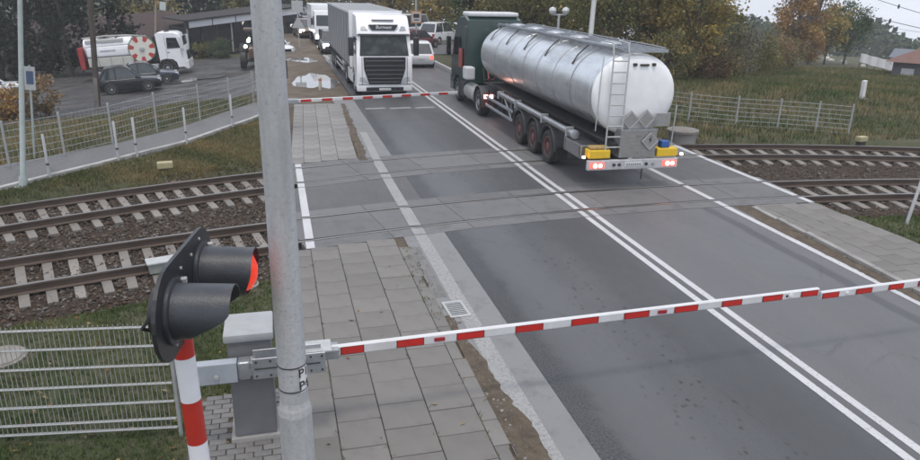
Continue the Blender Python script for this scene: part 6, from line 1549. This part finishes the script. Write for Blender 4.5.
# ------------------------------------------------------------------ buildings on the left
MAT_ROOFB = mat('roof_brown', (.042, .026, .024), (.058, .036, .032), 3, rough=.85, bump=.4, bscale=12, stretch=(1, 3, 1))
MAT_WALLW = mat('wall_white', (.55, .54, .52), (.48, .47, .45), 2, rough=.85)
MAT_WALLD = mat('wall_dark_brick', (.060, .045, .040), (.085, .06, .05), 8, rough=.9)
def long_house():
    t = thing('station_building', 'long dark building with a brown roof behind the spruces', 'building', (0, 0, 0))
    A, B = Vector((-24.5, 63.4, -3.6)), Vector((-6.4, 74.5, -2.2))       # front foot line
    d = (B - A); L = math.hypot(d.x, d.y); dh = Vector((d.x, d.y, 0)).normalized(); nb = Vector((-dh.y, dh.x, 0))
    def P(s, dep, zz): q = A + d * (s / L) + nb * dep; return Vector((q.x, q.y, q.z + zz))
    H1, H2, dp = 2.05, 4.1, 8.0
    v = [P(0, 0, -.5), P(L, 0, -.5), P(L, dp, -.5), P(0, dp, -.5), P(0, 0, H1), P(L, 0, H1), P(L, dp, H1), P(0, dp, H1)]
    w = MB().add(v, [(0, 1, 5, 4), (1, 2, 6, 5), (2, 3, 7, 6), (3, 0, 4, 7), (4, 5, 6, 7)]).build('wall', MAT_WALLD, t)
    rv = [P(-.5, -.7, H1 - .05), P(L + .5, -.7, H1 - .05), P(L + .5, dp + .7, H1 - .05), P(-.5, dp + .7, H1 - .05), P(1.5, dp / 2, H2), P(L - 1.5, dp / 2, H2)]
    rf = MB().add(rv, [(0, 1, 5, 4), (2, 3, 4, 5), (1, 2, 5), (3, 0, 4), (0, 3, 2, 1)]).build('roof', MAT_ROOFB, t)
    ch = P(9, dp / 2, H2); MB().rbox(-.3, .3, -.3, .3, -.5, .9, .02, 1, None, ch).build('chimney', MAT_WALLD, rf)
    MB().add([P(-.5, -.72, H1 - .2), P(L + .5, -.72, H1 - .2), P(L + .5, -.72, H1 + .0), P(-.5, -.72, H1 + .0), P(-.5, -.78, H1 - .2), P(L + .5, -.78, H1 - .2), P(L + .5, -.78, H1 + .0), P(-.5, -.78, H1 + .0)], [(0, 1, 2, 3), (4, 7, 6, 5), (3, 2, 6, 7), (0, 4, 5, 1)]).build('fascia', MAT_ROOFB, t)
    s = 1.0; k = 0
    while s < 9.5:     # white piers and dark windows at the left end
        a, b = s, s + .95
        q = MB(); fr = (P(a, -.02, 0), dh, Vector((0, 0, 1)))
        q.prism([(0, -.3), (.95, -.3), (.95, H1 - .25), (0, H1 - .25)], fr, 0, .06); q.build('white_panel', MAT_WALLW, t)
        q = MB(); fr = (P(a + 1.05, -.02, 0), dh, Vector((0, 0, 1))); q.prism([(0, .4), (.9, .4), (.9, H1 - .35), (0, H1 - .35)], fr, 0, .05); wn_ = q.build('window', MAT_GLASS, t)
        q = MB(); q.prism([(-.05, .30), (.95, .30), (.95, .39), (-.05, .39)], fr, 0, .10); q.build('sill', MAT_WALLW, wn_)
        s += 2.15; k += 1
    return t
long_house()
def pavilion():
    t = thing('glazed_pavilion', 'low glazed pavilion with a white panelled fascia behind the tractor', 'building', (0, 0, 0))
    A, B = Vector((-7.3, 68.6, -2.0)), Vector((2.6, 73.4, -.85)); d = B - A; L = math.hypot(d.x, d.y); dh = Vector((d.x, d.y, 0)).normalized(); nb = Vector((-dh.y, dh.x, 0))
    def P(s, dep, zz): q = A + d * (s / L) + nb * dep; return Vector((q.x, q.y, q.z + zz))
    def hexa(s0, s1, d0, d1, z0, z1):
        return MB().add([P(s0, d0, z0), P(s1, d0, z0), P(s1, d1, z0), P(s0, d1, z0), P(s0, d0, z1), P(s1, d0, z1), P(s1, d1, z1), P(s0, d1, z1)], [(3, 2, 1, 0), (4, 5, 6, 7), (0, 1, 5, 4), (1, 2, 6, 5), (2, 3, 7, 6), (3, 0, 4, 7)])
    hexa(0, L, .5, 5, 0, 2.65).build('back_volume', mat('interior_dark', (.025, .025, .027), (.04, .04, .04), 2, rough=.8), t)
    hexa(-.4, L + .4, -.4, 5.4, 3.28, 3.4).build('roof', mat('roof_felt', (.032, .028, .028), rough=.9), t)
    hexa(-.2, L + .2, -.1, .45, 2.65, 3.27).build('roof_edge_beam', MAT_CHASSIS, t)
    n = 5
    for i in range(n): hexa(L * i / n + .05, L * (i + 1) / n - .05, -.16, -.11, 2.68, 3.24).build('fascia_panel', mat('fascia_white', (.66, .68, .72), (.60, .62, .66), 2, rough=.5), t)
    m2 = 8
    for i in range(m2 + 1): hexa(L * i / m2 - .06, L * i / m2 + .06, .28, .40, 0, 2.65).build('mullion', MAT_GALV_DULL if i % 3 == 0 else MAT_CHASSIS, t)
    for i in range(m2): hexa(L * i / m2 + .07, L * (i + 1) / m2 - .07, .34, .36, .25, 2.6).build('pane', MAT_GLASS, t)
    for i in range(m2): hexa(L * i / m2 + .07, L * (i + 1) / m2 - .07, .33, .38, 0, .24).build('base_panel', MAT_WALLD, t)
pavilion()
# yard lamp with box behind the sewer lorry
yl = thing('lamp_post', 'leaning yard lamp post with a white box above the sewer lorry', 'lamp post', (-9.4, 61.8, lot_plane(-9.4, 61.8)), (0, math.radians(7), 0))
MB().lathe([(-.3, .09), (6.6, .06)], (0, 0, 0), (0, 0, 1), 10).build('shaft', mat('rusty_pale_pole', (.30, .22, .17), (.36, .29, .24), 5, rough=.7), yl, True)
MB().rbox(-.25, 1.0, -.2, .2, 5.35, 5.6, .06).build('lantern', MAT_WHITE, yl); MB().rbox(.3, .75, -.15, .15, 4.55, 5.2, .04).build('speaker_box', mat('box_pale', (.5, .55, .53), rough=.5), yl)
# bicycle stands at the left edge
bk = thing('bicycle_stand', 'row of pale metal bicycle hoops at the left edge behind the fence', 'bicycle stand', (-13.6, 41.0, lot_plane(-13.6, 41.0)), (0, math.radians(-7), .3))
for i in range(5):
    mb = MB(); mb.tube([(-1.6 + i * .7, -.25, 0), (-1.6 + i * .7, -.25, .75), (-1.5 + i * .7, .0, .95), (-1.4 + i * .7, .25, .75), (-1.4 + i * .7, .25, 0)], .035, 7); mb.build('hoop', MAT_POSTW, bk, True)
MB().box(-1.8, 1.6, -.3, .3, -.02, .03).build('base_rail', MAT_CHASSIS, bk)

# ------------------------------------------------------------------ right background: banner fence, hut, shed, rocks, wires
bf_ = thing('banner_fence', 'white banner with faint pink print hung on a low fence', 'banner', (0, 0, 0))
A, B = Vector((48.4, 50.8, -1.05)), Vector((49.8, 48.0, -1.62)); d = B - A; L = math.hypot(d.x, d.y); dh = Vector((d.x, d.y, 0)).normalized()
fr = (Vector(A), d.normalized(), Vector((0, 0, 1)))
def bp_(s, z, o=0): q = A + d * (s / d.length); return Vector((q.x, q.y, q.z + z)) + Vector((dh.y, -dh.x, 0)) * o * (1)
bn = MB(); seg = 14; vs = []
for i in range(seg + 1):
    s = d.length * i / seg; w_ = .04 * math.sin(i * 1.9); vs += [bp_(s, .46 + .02 * math.sin(i), w_), bp_(s, 1.2 + .02 * math.sin(i * 1.3), w_), bp_(s, 1.2 + .02 * math.sin(i * 1.3), w_ + .012), bp_(s, .46 + .02 * math.sin(i), w_ + .012)]
fs_ = []
for i in range(seg):
    a = 4 * i; fs_ += [(a, a + 4, a + 5, a + 1), (a + 1, a + 5, a + 6, a + 2), (a + 2, a + 6, a + 7, a + 3), (a + 3, a + 7, a + 4, a)]
def bannermat():
    ma, nt, b = nodes('banner_print'); g = NG(nt)
    bl_ = g.rng(g.noise(.55, 3, off=2), .60, .66); c = g.mix(g.m('MULTIPLY', bl_, .6), (.85, .84, .86), (.62, .36, .42))
    c = g.mix(g.m('MULTIPLY', g.rng(g.noise(1.1, 3, off=7), .60, .66), .45), c, (.32, .36, .46)); nt.links.new(c, b.inputs['Base Color']); b.inputs['Roughness'].default_value = .6; return ma
bn.add(vs, fs_).build('banner', bannermat(), bf_)
for i in range(6): p = bp_(d.length * i / 5, 0, -.06); MB().cyl(p + Vector((0, 0, -.4)), p + Vector((0, 0, 1.3)), .04, n=6).build('post', MAT_WOOD, bf_)
hut = thing('brick_hut', 'small brick hut with a brown hipped roof at the right edge', 'hut', (46.3, 42.6, -1.6), math.radians(38))
MB().box(-2.0, 2.0, -1.7, 1.7, -.2, 2.0).build('wall', mat('hut_wall', (.13, .125, .15), (.17, .16, .17), 4, rough=.85), hut)
MB().add([(-2.5, -2.2, 1.93), (2.5, -2.2, 1.93), (2.5, 2.2, 1.93), (-2.5, 2.2, 1.93), (-.4, 0, 3.05), (.4, 0, 3.05)], [(0, 1, 5, 4), (2, 3, 4, 5), (1, 2, 5), (3, 0, 4), (0, 3, 2, 1)]).build('roof', mat('roof_tile_brown', (.15, .085, .07), (.19, .11, .09), 5, rough=.85, bump=.4, bscale=9), hut)
for x, y, w_ in ((-.9, -1.72, .7),): MB().box(x - .35, x + .35, y - .03, y + .01, .9, 1.7).build('window', MAT_GLASS, hut)
MB().box(-2.03, -1.99, -.9, -.1, 0, 1.75).build('door', mat('door_brown', (.09, .05, .04), rough=.6), hut)
MB().box(.2, 1.1, -1.75, -1.71, .7, 1.4).build('notice_board', MAT_WHITE, hut)
MB().box(-2.06, -2.03, .3, 1.1, .8, 1.5).build('notice_board', MAT_WHITE, hut)
shed = thing('industrial_shed', 'grey industrial shed beyond the white banner', 'shed', (90, 83, -6.3), math.radians(35)); shed.scale = (.6, .6, .8)
MB().prism([(-5, -1), (5, -1), (5, 3.4), (0, 4.6), (-5, 3.4)], ((0, -6, 0), (1, 0, 0), (0, 0, 1)), -12, 0).build('wall', mat('shed_grey', (.12, .13, .15), (.16, .17, .19), 3, rough=.6, stretch=(4, 4, .2)), shed)
for s in (-1, 1):
    MB().add([(0, -6.4, 4.72), (s * 5.5, -6.4, 3.40), (s * 5.5, 6.4, 3.40), (0, 6.4, 4.72), (0, -6.4, 4.62), (s * 5.5, -6.4, 3.30), (s * 5.5, 6.4, 3.30), (0, 6.4, 4.62)], [(0, 1, 2, 3), (4, 7, 6, 5), (0, 4, 5, 1), (1, 5, 6, 2), (2, 6, 7, 3), (3, 7, 4, 0)]).build('roof', mat('shed_roof', (.13, .14, .165), rough=.5, metal=.3), shed)
for x in (-3, 0, 3): MB().box(x - .8, x + .8, -6.06, -6.0, 1.2, 2.6).build('window', mat('pale_glazing', (.42, .46, .52), rough=.3), shed)
for i, (x, y, s, lab) in enumerate(((59.0, 66.6, .38, 'white boulder on the far slope, left of the three'), (54.0, 58.7, .42, 'white boulder on the far slope, middle of the three'), (52.2, 54.3, .25, 'small white boulder on the far slope beside the banner'), (57.0, 63.6, .28, 'pale boulder lying next to the left white boulder'))):
    bm = bmesh.new(); bmesh.ops.create_icosphere(bm, subdivisions=2, radius=s); r = random.Random(i)
    for v_ in bm.verts: v_.co = v_.co * r.uniform(.8, 1.15); v_.co.z *= .75
    me = bpy.data.meshes.new('boulder'); bm.to_mesh(me); bm.free(); me.materials.append(mat('pale_rock', (.58, .56, .52), (.40, .38, .34), 3, rough=.9))
    tag(link_mesh('boulder', me, None, (x, y, terr(x, y) + s * .3)), lab, 'boulder', 'pale boulders on the far slope')
# overhead wires at top right
WIRES = [((44.99, 53.66, 4.32), (38.5, 32.0, 2.55), 'lowest of the three main overhead wires crossing the sky'), ((49.0, 51.0, 4.6), (39.5, 32.0, 3.0), 'middle one of the three main overhead wires crossing the sky'), ((51.8, 49.0, 4.75), (40.6, 32.0, 3.45), 'highest overhead wire in the top right corner'), ((70.0, 74.0, 1.6), (48.0, 37.0, 1.9), 'faint low overhead wire just above the shed')]
for i, (a, b, lab) in enumerate(WIRES):
    a = Vector(a); b = Vector(b); a2 = a + (a - b) * .25
    t = thing('overhead_wire', lab, 'wire', (0, 0, 0)); mb = MB(); n = 20
    pts_ = [a2.lerp(b, k / n) - Vector((0, 0, .35 * 4 * (k / n) * (1 - k / n) * .4)) for k in range(n + 1)]
    mb.tube(pts_, .022 if i < 3 else .014, 5); mb.build('cable', MAT_CHASSIS, t, True)
    if i < 3:
        for k in (8, 13, 17): MB().lathe([(-.16, .05), (0, .08), (.16, .05)], pts_[k], (0, 0, 1), 8).build('insulator', MAT_CHASSIS, t)


# ------------------------------------------------------------------ thin haze volume, added to lift the dark tones of the trees
hz = MB().box(-60, 130, -12, 150, -14, 22).build('haze', MAT_LEAF)
hz.data.materials.clear()
hm = bpy.data.materials.new('haze_air'); hm.use_nodes = True; hn = hm.node_tree; hn.nodes.clear()
ho = hn.nodes.new('ShaderNodeOutputMaterial'); hv = hn.nodes.new('ShaderNodeVolumePrincipled')
hv.inputs['Color'].default_value = (.88, .91, .96, 1); hv.inputs['Density'].default_value = .0009
hn.links.new(hv.outputs[0], ho.inputs['Volume']); hz.data.materials.append(hm)
tag(hz, 'thin haze volume added over the crossing to lift dark tones', 'haze', None, 'stuff')
